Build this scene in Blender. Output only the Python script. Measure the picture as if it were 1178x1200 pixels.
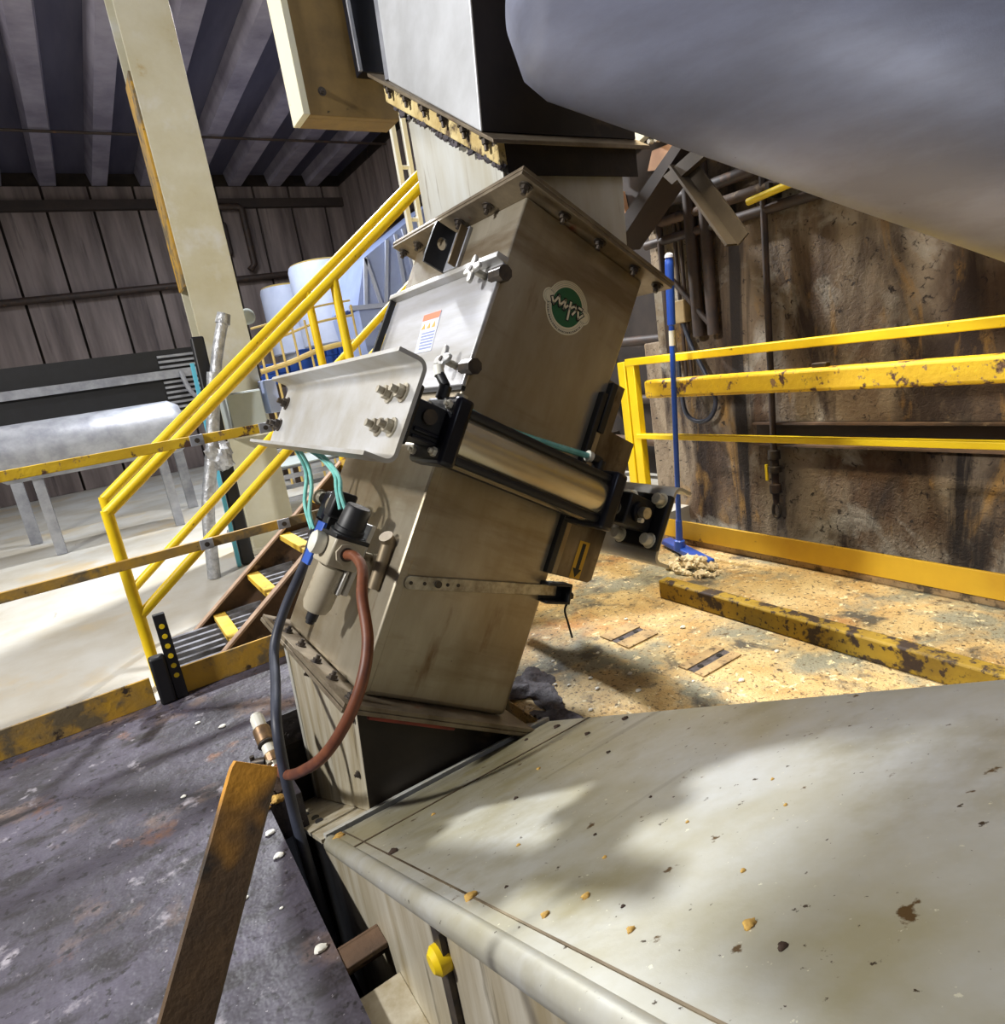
import bpy, math, random
from mathutils import Vector, Matrix
random.seed(7)
for o in list(bpy.data.objects): bpy.data.objects.remove(o)
scene = bpy.context.scene
COL = scene.collection
T = math.radians(32.11)                       # the chute leans 32 degrees about the level Y axis
CT, ST = math.cos(T), math.sin(T)

# ------------------------------------------------------------------ camera
cam_d = bpy.data.cameras.new('camera'); cam = bpy.data.objects.new('camera', cam_d); COL.objects.link(cam)
cam_d.sensor_fit = 'HORIZONTAL'; cam_d.sensor_width = 36.0; cam_d.lens = 746.06 / 1178 * 36.0
cam_d.clip_start = 0.05; cam_d.clip_end = 100
RX, UP, FW = Vector((.8261029, -.54203086, -.15413158)), Vector((.25617928, .11761189, .95944756)), Vector((.50192248, .83208773, -.2360166))
mw = Matrix((RX, UP, -FW)).transposed().to_4x4(); mw.translation = Vector((0, 0, 1.12))
cam.matrix_world = mw
scene.camera = cam

# ------------------------------------------------------------------ world, lights, exposure
world = bpy.data.worlds.new('world'); scene.world = world; world.use_nodes = True
bg = world.node_tree.nodes['Background']; bg.inputs[0].default_value = (.62, .68, .86, 1); bg.inputs[1].default_value = .15
scene.view_settings.view_transform = 'Standard'; scene.view_settings.look = 'None'
scene.view_settings.gamma = 1; scene.view_settings.use_curve_mapping = False
scene.view_settings.exposure = -0.10
def lamp(name, loc, target, size, power, color):
    d = bpy.data.lights.new(name, 'AREA'); d.shape = 'DISK'; d.size = size; d.energy = power; d.color = color
    o = bpy.data.objects.new(name, d); COL.objects.link(o); o.location = loc
    o.rotation_euler = (Vector(target) - Vector(loc)).to_track_quat('-Z', 'Y').to_euler()
    return o
lamp('area_lamp', (-3.2, 1.9, 3.7), (.6, 1.7, .8), .40, 340, (1, .98, .95))
lamp('area_lamp', (1.85, 5.9, 4.35), (.6, 1.3, .7), .28, 500, (.95, .97, 1))
lamp('area_lamp', (1.3, -2.7, 2.9), (1.2, 1.2, 1.4), .5, 16, (.80, .86, 1))  # added weak cool lamp behind the camera, lifts the drum's near side
lamp('area_lamp', (2.0, 9.0, 4.4), (2.2, 9.3, 0), 1.0, 125, (.78, .86, 1))
lamp('area_lamp', (-1.8, 8.4, 4.4), (.2, 6.6, 0), 1.0, 60, (1, .96, .90))
def spot(name, loc, target, angle, power, color, size=.12):
    d = bpy.data.lights.new(name, 'SPOT'); d.energy = power; d.color = color; d.spot_size = math.radians(angle); d.spot_blend = .35; d.shadow_soft_size = size
    o = bpy.data.objects.new(name, d); COL.objects.link(o); o.location = loc
    o.rotation_euler = (Vector(target) - Vector(loc)).to_track_quat('-Z', 'Y').to_euler()
spot('platform_lamp', (1.95, 1.95, 3.2), (1.88, 1.55, 0), 60, 500, (1, .87, .62))

# ------------------------------------------------------------------ materials
def lin(c):
    return tuple(((v / 255) / 12.92 if v / 255 <= .04045 else ((v / 255 + .055) / 1.055) ** 2.4) for v in c) + (1,)
def mat(name, c1, c2=None, s=4, st=(1, 1, 1), spots=(), rough=.5, metal=0., bump=0., bs=60, bst=None, lo=.35, hi=.65, emit=None, detail=6, trans=0, bd=.01, dist=0):
    m = bpy.data.materials.new(name); m.use_nodes = True
    nt = m.node_tree; N = nt.nodes; L = nt.links; b = N['Principled BSDF']
    b.inputs['Roughness'].default_value = rough; b.inputs['Metallic'].default_value = metal
    b.inputs['Base Color'].default_value = lin(c1)
    if trans: b.inputs['Transmission Weight'].default_value = trans
    if emit:
        b.inputs['Emission Color'].default_value = lin(c1); b.inputs['Emission Strength'].default_value = emit
    tc = N.new('ShaderNodeTexCoord')
    def noise(scale, stv, lo, hi, det=6):
        mp = N.new('ShaderNodeMapping'); mp.inputs['Scale'].default_value = stv; L.new(tc.outputs['Object'], mp.inputs[0])
        n = N.new('ShaderNodeTexNoise'); n.inputs['Scale'].default_value = scale; n.inputs['Detail'].default_value = det
        n.inputs['Roughness'].default_value = .62; n.inputs['Distortion'].default_value = dist
        L.new(mp.outputs[0], n.inputs['Vector'])
        r = N.new('ShaderNodeMapRange'); r.inputs[1].default_value = lo; r.inputs[2].default_value = hi
        L.new(n.outputs['Fac'], r.inputs[0]); return r.outputs[0]
    def mix(f, a, bcol):
        x = N.new('ShaderNodeMix'); x.data_type = 'RGBA'; L.new(f, x.inputs[0])
        if a is None: x.inputs[6].default_value = lin(c1)
        else: L.new(a, x.inputs[6])
        x.inputs[7].default_value = lin(bcol); return x.outputs[2]
    col = None
    if c2: col = mix(noise(s, st, lo, hi, detail), None, c2)
    for sp in spots:
        c, sc, l, h = sp[:4]; stv = sp[4] if len(sp) > 4 else (1, 1, 1)
        col = mix(noise(sc, stv, l, h), col, c)
    if col is not None: L.new(col, b.inputs['Base Color'])
    if bump:
        h = noise(bs, bst or (1, 1, 1), 0, 1, 4)
        bn = N.new('ShaderNodeBump'); bn.inputs['Strength'].default_value = bump; bn.inputs['Distance'].default_value = bd
        L.new(h, bn.inputs['Height']); L.new(bn.outputs[0], b.inputs['Normal'])
    return m
M = {}
M['steel'] = mat('brushed_stainless', (186, 178, 160), (146, 132, 106), s=3, st=(1, 1, .35), rough=.40, metal=.72, bump=.05, bs=160, bst=(1, 1, .05),
                 spots=[((132, 116, 92), 2.2, .50, .68, (.5, .5, 3)), ((112, 84, 54), 4.5, .62, .78, (2.2, 2.2, .5)), ((70, 55, 40), 42, .70, .76)])  # first layer paints broad sheen bands into the colour, the others are stains
M['steel_door'] = mat('polished_stainless', (212, 214, 222), (172, 170, 166), s=3, st=(.4, .4, 3), rough=.42, metal=.6, bump=.05, bs=160, bst=(.1, .1, 1))
M['steel_plate'] = mat('plate_steel', (204, 205, 206), (182, 178, 168), s=5, rough=.45, metal=.6, bump=.04, bs=120)
M['steel_dark'] = mat('grimy_stainless', (150, 136, 112), (86, 72, 55), s=4, st=(1.5, 1.5, .5), rough=.5, metal=.6, spots=[((40, 32, 26), 7, .58, .72)])
M['flange'] = mat('flange_steel', (150, 138, 118), (104, 92, 76), s=7, rough=.5, metal=.6, spots=[((120, 60, 34), 9, .66, .74)])
M['lid'] = mat('trough_sheet', (204, 206, 204), (172, 166, 138), s=2.6, rough=.42, metal=.5, bump=.03, bs=90,
               spots=[((150, 140, 100), 3.4, .52, .74), ((112, 102, 78), 2.2, .58, .76, (.3, 3, 3)), ((96, 74, 44), 24, .66, .70), ((70, 58, 44), 70, .67, .70), ((224, 222, 200), 90, .68, .71)])
M['stub'] = mat('streaked_sheet', (206, 200, 182), (166, 152, 120), s=6, st=(2.5, 2.5, .25), rough=.5, metal=.35, spots=[((96, 84, 62), 9, .60, .72, (2.5, 2.5, .2))])
M['duct'] = mat('galvanised_duct', (206, 208, 204), (188, 184, 168), s=5, st=(2, 2, .4), rough=.5, metal=.35, spots=[((120, 104, 80), 9, .64, .76, (3, 3, .2))])
M['hood'] = mat('hood_sheet', (205, 208, 212), (180, 182, 184), s=4, rough=.5, metal=.35)
M['drum'] = mat('drum_sheet', (160, 166, 192), (142, 146, 166), s=5, st=(.6, .6, 2.5), rough=.45, metal=.6, bump=.05, bs=120, bst=(.2, 2, 2), spots=[((60, 50, 46), 20, .72, .76)])
M['band'] = mat('caked_yellow_band', (222, 204, 150), (184, 160, 104), s=14, rough=.85, spots=[((96, 78, 56), 16, .54, .64), ((44, 38, 38), 22, .60, .66)], bump=.3, bs=60)
M['black'] = mat('black_paint', (15, 15, 18), (24, 24, 28), s=9, rough=.5)
M['cap'] = mat('anodised_cap', (18, 19, 26), (30, 32, 44), s=6, rough=.33, metal=.3)
M['alu'] = mat('anodised_tube', (226, 216, 190), (206, 192, 160), s=3, rough=.26, metal=.85, spots=[((120, 78, 40), 8, .70, .80)])
M['zinc'] = mat('zinc_bolt', (196, 190, 172), (140, 130, 112), s=30, rough=.38, metal=.7)
M['bolt_dark'] = mat('dark_bolt', (52, 48, 48), (84, 74, 62), s=30, rough=.5, metal=.5)
M['white_bolt'] = mat('bright_bolt', (232, 226, 208), (190, 180, 150), s=20, rough=.45, metal=.2)
M['reg'] = mat('grey_enamel', (186, 178, 158), (170, 160, 138), s=6, rough=.42, spots=[((120, 105, 80), 12, .66, .75)])
M['plastic_white'] = mat('white_plastic', (228, 226, 214), rough=.45)
M['blue_plastic'] = mat('blue_plastic', (52, 96, 190), (40, 80, 170), s=6, rough=.4)
M['teal'] = mat('teal_tubing', (112, 190, 182), (146, 214, 204), s=30, rough=.25)
M['hose_black'] = mat('black_hose', (44, 47, 58), (60, 64, 78), s=12, rough=.5)
M['hose_brown'] = mat('brown_hose', (122, 70, 42), (92, 48, 30), s=14, rough=.5)
M['brass'] = mat('dirty_brass', (150, 120, 84), (96, 76, 60), s=24, rough=.45, metal=.5)
M['yellow'] = mat('yellow_paint', (240, 208, 20), (226, 190, 14), s=5, rough=.45, spots=[((96, 66, 36), 22, .68, .73)])
M['yellow_worn'] = mat('chipped_yellow_paint', (230, 192, 34), (208, 166, 30), s=6, rough=.6, spots=[((84, 56, 42), 13, .56, .61), ((140, 110, 76), 30, .60, .66)], bump=.2, bs=40)
M['yellow_old'] = mat('flaking_yellow_paint', (204, 156, 34), (150, 122, 70), s=4, rough=.7, spots=[((112, 98, 72), 5, .50, .58), ((60, 46, 34), 16, .62, .68)], bump=.2, bs=40)
M['kerb'] = mat('kerb_paint', (176, 146, 38), (132, 106, 30), s=5, rough=.7, spots=[((52, 38, 30), 11, .52, .58), ((60, 44, 30), 40, .56, .62)], bump=.25, bs=40)
M['ochre'] = mat('ochre_beam', (150, 122, 70), (116, 94, 56), s=5, rough=.7, spots=[((36, 30, 34), 4.5, .66, .72), ((60, 48, 34), 22, .66, .72)])
M['cream'] = mat('cream_paint', (232, 226, 190), (216, 212, 196), s=4, rough=.6, spots=[((150, 120, 70), 16, .70, .76)])
M['column'] = mat('cream_column_paint', (200, 197, 178), (184, 177, 148), s=2.5, rough=.7, spots=[((214, 218, 226), 1.6, .55, .75), ((120, 92, 54), 40, .71, .75), ((166, 136, 84), 5, .66, .78)])
M['rust_brown'] = mat('rusty_brown_steel', (104, 80, 60), (68, 53, 42), s=6, rough=.75, spots=[((150, 128, 100), 11, .62, .72), ((36, 28, 24), 7, .60, .70)], bump=.2, bs=50)
M['stringer_edge'] = mat('worn_edge', (178, 152, 130), (146, 120, 100), s=9, rough=.6)
M['grating'] = mat('grating_bar', (150, 152, 160), (104, 102, 104), s=16, rough=.5, metal=.4)
M['nosing'] = mat('nosing_yellow', (230, 190, 36), (206, 170, 80), s=7, rough=.65, spots=[((130, 96, 50), 13, .64, .70)])
M['concrete_dark'] = mat('dark_wet_concrete', (80, 75, 88), (48, 44, 50), s=3.2, rough=.55, bump=.7, bs=9, bd=.02,
                         spots=[((128, 104, 84), 2.4, .56, .70), ((40, 35, 38), 5, .52, .64, (1, 2.5, 1)), ((150, 144, 150), 8, .62, .70), ((112, 78, 58), 3.6, .62, .70), ((34, 30, 34), 40, .56, .64), ((150, 146, 150), 70, .66, .70)])
M['concrete_pale'] = mat('pale_hall_floor', (206, 204, 196), (186, 178, 160), s=1.6, rough=.6, bump=.1, bs=20, spots=[((200, 176, 130), 1.1, .55, .72), ((196, 140, 100), 2.4, .68, .78), ((150, 140, 124), 3, .66, .76, (3, .6, 1))])
M['plate_floor'] = mat('rusty_tread_plate', (208, 186, 138), (184, 150, 94), s=4.2, rough=.62, bump=.6, bs=80, dist=.4,
                       spots=[((140, 138, 120), 2.6, .50, .60), ((166, 108, 48), 2.3, .56, .70), ((86, 82, 74), 5.5, .56, .66), ((226, 212, 172), 30, .58, .66), ((96, 78, 52), 55, .56, .64), ((70, 58, 42), 110, .60, .66)])
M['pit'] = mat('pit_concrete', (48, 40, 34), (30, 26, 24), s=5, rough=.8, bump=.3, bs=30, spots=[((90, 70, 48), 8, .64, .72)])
M['wall_stained'] = mat('stained_concrete', (146, 130, 108), (88, 66, 46), s=1.9, st=(1, 1, .5), rough=.85, bump=.7, bs=45, lo=.40, hi=.60, dist=.8,
                        spots=[((50, 36, 27), 2.0, .48, .62, (1, 1.2, .4)), ((164, 124, 62), 3.2, .56, .70, (1, 1.4, .45)), ((172, 166, 152), 1.2, .55, .66), ((36, 28, 23), 1.5, .55, .64, (1, 1.6, .25)), ((40, 30, 24), 34, .58, .68)])
M['wall_dark'] = mat('dark_wall', (52, 42, 34), (34, 27, 24), s=3, rough=.85, spots=[((84, 64, 44), 5, .62, .74)])
M['panel_a'] = mat('dull_wall_panel', (144, 130, 124), (96, 84, 80), s=1.4, st=(3, 3, .3), rough=.7, spots=[((60, 52, 52), 3, .6, .75, (3, 3, .2))])
M['ceiling'] = mat('dark_ceiling', (86, 84, 102), (62, 60, 80), s=1.0, st=(2, .3, 1), rough=.8)
M['joist'] = mat('joist_paint', (164, 158, 172), (122, 116, 132), s=1.5, rough=.7)
M['pipe_dark'] = mat('dark_pipe', (48, 40, 36), (70, 52, 40), s=12, rough=.6, spots=[((112, 78, 50), 9, .64, .72)])
M['beam_brown'] = mat('dark_brown_beam', (46, 38, 34), (60, 48, 42), s=4, rough=.7)
M['beam_tan'] = mat('tan_primer', (206, 160, 120), (184, 136, 100), s=5, rough=.7)
M['brace'] = mat('grey_brace', (78, 69, 58), (58, 50, 42), s=5, rough=.6, metal=.2)
M['tank'] = mat('white_tank', (216, 222, 240), (196, 204, 226), s=2, rough=.5)
M['hopper'] = mat('pale_blue_hopper', (184, 198, 236), (168, 182, 222), s=2.5, rough=.5, spots=[((130, 120, 120), 9, .70, .76)])
M['blue_crate'] = mat('blue_crate', (44, 96, 196), (36, 78, 170), s=3, rough=.45)
M['fence'] = mat('pale_yellow_fence', (226, 196, 116), (204, 174, 104), s=6, rough=.6)
M['galv'] = mat('galvanised_frame', (176, 178, 184), (140, 142, 150), s=7, rough=.45, metal=.4)
M['panel_grey'] = mat('grey_cabinet', (172, 180, 178), (160, 168, 164), s=4, rough=.5)
M['foil'] = mat('foil_wrap', (196, 198, 202), (150, 152, 156), s=26, rough=.35, metal=.5, bump=.8, bs=40)
M['broom_blue'] = mat('broom_blue', (44, 92, 200), (36, 76, 180), s=4, rough=.35)
M['rubble'] = mat('grain_residue', (238, 226, 196), (214, 192, 150), s=20, rough=.9, bump=.8, bs=60, spots=[((110, 88, 62), 24, .62, .70)])
M['sludge'] = mat('grey_sludge', (96, 90, 96), (50, 46, 50), s=24, rough=.7, bump=.8, bs=60)
M['chip'] = mat('pale_chip', (232, 230, 220), rough=.7)
M['crumb'] = mat('ochre_crumb', (204, 166, 84), (130, 92, 44), s=60, rough=.8)
M['crumb_dark'] = mat('dark_crumb', (56, 40, 28), rough=.8)
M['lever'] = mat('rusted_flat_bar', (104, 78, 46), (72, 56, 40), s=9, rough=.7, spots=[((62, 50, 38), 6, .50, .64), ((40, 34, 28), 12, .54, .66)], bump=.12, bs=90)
def ochre_tip(m):                               # mixes in ochre towards the upper end of the bar
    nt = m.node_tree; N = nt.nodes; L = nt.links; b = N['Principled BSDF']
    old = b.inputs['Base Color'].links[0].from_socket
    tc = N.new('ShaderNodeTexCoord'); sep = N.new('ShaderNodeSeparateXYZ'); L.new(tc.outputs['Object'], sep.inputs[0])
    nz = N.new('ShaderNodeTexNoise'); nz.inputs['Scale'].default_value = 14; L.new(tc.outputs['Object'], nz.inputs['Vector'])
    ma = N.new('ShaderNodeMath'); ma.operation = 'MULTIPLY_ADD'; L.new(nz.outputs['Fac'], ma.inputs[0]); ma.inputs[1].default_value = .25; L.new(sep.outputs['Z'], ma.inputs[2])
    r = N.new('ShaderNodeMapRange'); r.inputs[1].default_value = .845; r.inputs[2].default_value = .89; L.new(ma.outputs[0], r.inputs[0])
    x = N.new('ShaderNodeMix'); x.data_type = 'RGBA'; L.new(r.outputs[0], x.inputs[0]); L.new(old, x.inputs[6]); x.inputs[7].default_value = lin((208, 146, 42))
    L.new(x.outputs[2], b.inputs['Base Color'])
ochre_tip(M['lever'])
M['kick'] = mat('kick_plate_yellow', (226, 184, 44), (204, 158, 36), s=2, rough=.55, spots=[((120, 84, 40), 10, .66, .72)])
M['sooty_shade'] = mat('shaded_sooty_band', (30, 27, 26), (48, 40, 34), s=9, rough=.8, bump=.3, bs=50)  # sooty black with the shade of the band front painted in
M['dark_sheet'] = mat('blackish_sheet', (54, 46, 38), (34, 29, 25), s=4, rough=.55, metal=.3, spots=[((92, 76, 56), 4, .60, .75)])  # grimed sheet on the outlet front, plain dark tone on the hood
M['paper'] = mat('sticker_white', (222, 214, 186), rough=.6)
M['green'] = mat('sticker_green', (28, 92, 54), rough=.55)
M['ink'] = mat('sticker_black', (14, 14, 14), rough=.6)
M['sticker_grey'] = mat('sticker_grey_line', (120, 116, 108), rough=.6)
M['orange'] = mat('label_orange', (226, 110, 62), rough=.6)
M['label_paper'] = mat('label_paper', (206, 212, 236), rough=.6)
M['label_text'] = mat('label_text', (128, 138, 180), rough=.6)
M['arrow_yellow'] = mat('arrow_yellow', (200, 156, 36), rough=.6)
M['red_caulk'] = mat('red_sealant', (128, 48, 30), (98, 38, 26), s=16, rough=.7)
M['cyan'] = mat('cyan_edge', (96, 190, 220), rough=.5)
M['wood'] = mat('pale_wood_box', (176, 152, 108), (150, 126, 86), s=7, rough=.7)
M['pink'] = mat('worn_plate', (190, 164, 122), (150, 126, 92), s=12, rough=.8, bump=.4, bs=50, spots=[((84, 72, 58), 14, .54, .64), ((100, 84, 60), 60, .58, .66)])

# ------------------------------------------------------------------ mesh helpers
class G:
    def __init__(s): s.v = []; s.f = []
    def add(s, vs, fs):
        n = len(s.v); s.v += [tuple(v) for v in vs]; s.f += [tuple(i + n for i in f) for f in fs]; return s
    def box(s, a, b):
        x0, y0, z0 = a; x1, y1, z1 = b
        return s.hexa([(x0, y0, z0), (x1, y0, z0), (x1, y1, z0), (x0, y1, z0), (x0, y0, z1), (x1, y0, z1), (x1, y1, z1), (x0, y1, z1)])
    def hexa(s, p):
        return s.add(p, [(0, 3, 2, 1), (4, 5, 6, 7), (0, 1, 5, 4), (1, 2, 6, 5), (2, 3, 7, 6), (3, 0, 4, 7)])
    def beam(s, p0, p1, w, h, up=(0, 0, 1)):
        p0, p1 = Vector(p0), Vector(p1); d = (p1 - p0).normalized(); sd = d.cross(Vector(up)).normalized(); u = sd.cross(d)
        q = []
        for p in (p0, p1):
            q += [p - sd * w / 2 - u * h / 2, p + sd * w / 2 - u * h / 2, p + sd * w / 2 + u * h / 2, p - sd * w / 2 + u * h / 2]
        return s.add(q, [(0, 3, 2, 1), (4, 5, 6, 7), (0, 1, 5, 4), (1, 2, 6, 5), (2, 3, 7, 6), (3, 0, 4, 7)])
    def cyl(s, p0, p1, r, r2=None, n=16, caps=True):
        p0, p1 = Vector(p0), Vector(p1); d = (p1 - p0).normalized()
        u = d.orthogonal().normalized(); w = d.cross(u); r2 = r if r2 is None else r2
        vs = [p0 + (u * math.cos(2 * math.pi * i / n) + w * math.sin(2 * math.pi * i / n)) * r for i in range(n)]
        vs += [p1 + (u * math.cos(2 * math.pi * i / n) + w * math.sin(2 * math.pi * i / n)) * r2 for i in range(n)]
        fs = [(i, (i + 1) % n, n + (i + 1) % n, n + i) for i in range(n)]
        if caps: fs += [tuple(range(n - 1, -1, -1)), tuple(range(n, 2 * n))]
        return s.add(vs, fs)
    def lathe(s, p0, d, prof, n=24):          # prof: (distance along d, radius)
        p0, d = Vector(p0), Vector(d).normalized(); u = d.orthogonal().normalized(); w = d.cross(u)
        vs = []; fs = []
        for (h, r) in prof:
            vs += [p0 + d * h + (u * math.cos(2 * math.pi * i / n) + w * math.sin(2 * math.pi * i / n)) * max(r, 1e-4) for i in range(n)]
        for k in range(len(prof) - 1):
            fs += [(k * n + i, k * n + (i + 1) % n, (k + 1) * n + (i + 1) % n, (k + 1) * n + i) for i in range(n)]
        fs += [tuple(range(n - 1, -1, -1)), tuple(range((len(prof) - 1) * n, len(prof) * n))]
        return s.add(vs, fs)
    def tube(s, pts, r, n=10):
        pts = [Vector(p) for p in pts]; vs = []; fs = []; u = None
        for k, p in enumerate(pts):
            d = (pts[min(k + 1, len(pts) - 1)] - pts[max(k - 1, 0)]).normalized()
            u = d.orthogonal().normalized() if u is None else (u - d * u.dot(d)).normalized()
            w = d.cross(u)
            vs += [p + (u * math.cos(2 * math.pi * i / n) + w * math.sin(2 * math.pi * i / n)) * r for i in range(n)]
        for k in range(len(pts) - 1):
            fs += [(k * n + i, k * n + (i + 1) % n, (k + 1) * n + (i + 1) % n, (k + 1) * n + i) for i in range(n)]
        fs += [tuple(range(n - 1, -1, -1)), tuple(range((len(pts) - 1) * n, len(pts) * n))]
        return s.add(vs, fs)
    def prism(s, poly, fn, t0, t1):           # poly in 2D, fn(u, v, t) -> point
        n = len(poly); vs = [fn(u, v, t0) for u, v in poly] + [fn(u, v, t1) for u, v in poly]
        return s.add(vs, [tuple(range(n - 1, -1, -1)), tuple(range(n, 2 * n))] + [(i, (i + 1) % n, n + (i + 1) % n, n + i) for i in range(n)])
    def ribbon(s, line, w, fn, t0, t1):       # a flat stroke along a 2D polyline
        for (u0, v0), (u1, v1) in zip(line[:-1], line[1:]):
            L = math.hypot(u1 - u0, v1 - v0); dx, dy = (u1 - u0) / L * w / 2, (v1 - v0) / L * w / 2
            s.prism([(u0 - dx - dy, v0 - dy + dx), (u0 - dx + dy, v0 - dy - dx), (u1 + dx + dy, v1 + dy - dx), (u1 + dx - dy, v1 + dy + dx)], fn, t0, t1)
        return s
def blob(c, r, seed=0, sq=(1, 1, 1), rough=.35, n=10):
    g = G(); rnd = random.Random(seed); vs = []; fs = []
    ph = [rnd.uniform(0, 6.28) for _ in range(6)]
    for j in range(n + 1):
        th = math.pi * j / n
        for i in range(n * 2):
            a = math.pi * i / n
            k = 1 + rough * (.5 * math.sin(3 * a + ph[0] + 2 * th) + .3 * math.sin(5 * a + ph[1]) * math.sin(4 * th + ph[2]) + .3 * math.sin(7 * th + ph[3] + 4 * a)) * math.sin(th)
            vs.append((c[0] + r * k * sq[0] * math.sin(th) * math.cos(a), c[1] + r * k * sq[1] * math.sin(th) * math.sin(a), c[2] + r * k * sq[2] * math.cos(th)))
    for j in range(n):
        for i in range(n * 2):
            fs.append((j * 2 * n + i, (j + 1) * 2 * n + i, (j + 1) * 2 * n + (i + 1) % (2 * n), j * 2 * n + (i + 1) % (2 * n)))
    return g.add(vs, fs)
def spl(P, k=8):
    P = [Vector(p) for p in P]; out = []
    for i in range(len(P) - 1):
        a, b, c, d = P[max(i - 1, 0)], P[i], P[i + 1], P[min(i + 2, len(P) - 1)]
        for j in range(k):
            t = j / k
            out.append(.5 * ((2 * b) + (c - a) * t + (2 * a - 5 * b + 4 * c - d) * t * t + (3 * b - a - 3 * c + d) * t ** 3))
    return out + [P[-1]]
ORG = {}
def tag(o, label=None, cat=None, group=None, kind=None):
    if label: o['label'] = label
    if cat: o['category'] = cat
    if group: o['group'] = group
    if kind: o['kind'] = kind
    return o
def thing(name, label, cat, org=(0, 0, 0), mach=False, group=None):
    o = bpy.data.objects.new(name, None); COL.objects.link(o); o.empty_display_size = .05
    b, y, a = org
    if mach:
        o.location = (b * CT + a * ST, y, -b * ST + a * CT); o.rotation_euler = (0, T, 0)
    else: o.location = org
    ORG[o.name] = Vector(org)
    return tag(o, label, cat, group)
def obj(name, g, m, parent=None, bevel=0, smooth=True, label=None, seg=2):
    org = ORG[parent.name] if parent is not None and parent.name in ORG else Vector((0, 0, 0))
    me = bpy.data.meshes.new(name); me.from_pydata([tuple(Vector(v) - org) for v in g.v], [], g.f); me.update()
    me.materials.append(M[m] if isinstance(m, str) else m)
    o = bpy.data.objects.new(name, me); COL.objects.link(o)
    if parent is not None: o.parent = parent
    ORG[o.name] = org
    if smooth:
        for p in me.polygons: p.use_smooth = True
        me.set_sharp_from_angle(angle=math.radians(38))
    if bevel:
        md = o.modifiers.new('bevel', 'BEVEL'); md.width = bevel; md.segments = seg; md.limit_method = 'ANGLE'
    if label: o['label'] = label
    return o
def solo(name, g, m, label, cat, group=None, bevel=0, kind=None, base=None):
    """a thing that is one mesh, with its origin at its own base"""
    xs = [v[0] for v in g.v]; ys = [v[1] for v in g.v]; zs = [v[2] for v in g.v]
    b = Vector(base) if base else Vector(((min(xs) + max(xs)) / 2, (min(ys) + max(ys)) / 2, min(zs)))
    g.v = [tuple(Vector(v) - b) for v in g.v]
    o = obj(name, g, m, None, bevel); o.location = b
    return tag(o, label, cat, group, kind)
def struct(name, g, m, label=None, bevel=0):
    o = obj(name, g, m, None, bevel); o['kind'] = 'structure'
    if label: o['label'] = label
    return o
def P3(b, y, a): return (b * CT + a * ST, y, -b * ST + a * CT)

# ================================================================== THE SETTING
LS = math.tan(math.radians(26.5))
def lidz(y): return .03 - LS * (y - 1.47)
# floors: dark concrete on the left, rusty plate on the right, an open pit that takes the trough between them
g = G()
g.box((-6, -3, -.12), (.145, 1.75, 0)); g.box((-6, 1.75, -.12), (.235, 2.80, 0)); g.box((.235, 2.25, -.12), (.96, 2.80, 0))
struct('floor_left', g, 'concrete_dark', 'dark cracked concrete floor left of the chute')
g = G().box((.93, -3, -.12), (2.53, 2.25, 0)); g.box((.96, 2.25, -.12), (2.53, 2.80, 0))
fr = struct('floor_right', g, 'plate_floor', 'rust-stained tread plate floor right of the chute')
struct('floor_hall', G().box((-9, 2.80, -.12), (7, 13.2, -.005)), 'concrete_pale', 'pale stained hall floor beyond the stairs')
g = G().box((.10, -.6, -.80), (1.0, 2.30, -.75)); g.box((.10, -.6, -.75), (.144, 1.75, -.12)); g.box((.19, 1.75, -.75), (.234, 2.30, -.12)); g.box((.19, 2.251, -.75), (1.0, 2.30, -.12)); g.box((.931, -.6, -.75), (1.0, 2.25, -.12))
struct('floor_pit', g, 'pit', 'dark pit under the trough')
# right wall and the dark recess beyond it
wr = struct('wall_right', G().box((3.1, -3, -1.2), (3.4, 2.93, 4.8)), 'wall_stained', 'stained concrete wall behind the yellow gate')
struct('wall_recess', G().box((3.75, 2.4, -.12), (3.95, 6.0, 4.8)), 'wall_dark', 'dark recess wall beyond the stained wall')
# hall walls with upright panels
wb = struct('wall_back', G().box((-9, 13.1, -.1), (5.5, 13.3, 6)), 'wall_dark')
x = -8.9; k = 0
while x < 5.3:
    obj('panel', G().box((x, 13.02, 0), (x + .62, 13.1, 4.83)), 'panel_a', wb); x += .66
obj('girt', G().box((-9, 12.9, 4.45), (5.4, 13.02, 4.6)), 'beam_brown', wb)
obj('pipe', G().tube([(-2, 12.9, 3.06), (3.2, 12.9, 3.22), (5.3, 12.9, 3.3)], .06), 'pipe_dark', wb)
obj('pipe', G().tube([(2.6, 12.85, 4.45), (3.25, 12.85, 4.45), (3.3, 12.85, 4.4), (3.3, 12.85, 3.45), (3.2, 12.85, 3.35)], .06), 'pipe_dark', wb)
obj('duct_stub', G().box((2.75, 12.8, 3.62), (2.98, 13.02, 4.2)), 'beam_brown', wb, .05)
ws = struct('wall_side', G().box((5.35, 4.0, -.1), (5.6, 13.1, 6)), 'wall_dark')
y = 4.1
while y < 12.9:
    obj('panel', G().box((5.29, y, 0), (5.35, y + .62, 4.83)), 'panel_a', ws); y += .66
obj('girt', G().box((5.18, 4.0, 3.6), (5.29, 13.0, 3.72)), 'beam_brown', ws)
ce = struct('ceiling', G().box((-9, -4.2, 5.05), (5.6, 13.3, 5.2)), 'ceiling')
struct('wall_added', G().box((-9, -4.2, -.1), (3.4, -4.0, 5.05)), 'wall_dark', 'dark wall added behind the platform, out of view')  # added unseen wall that keeps world light off the near faces
x = -8.2
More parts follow.
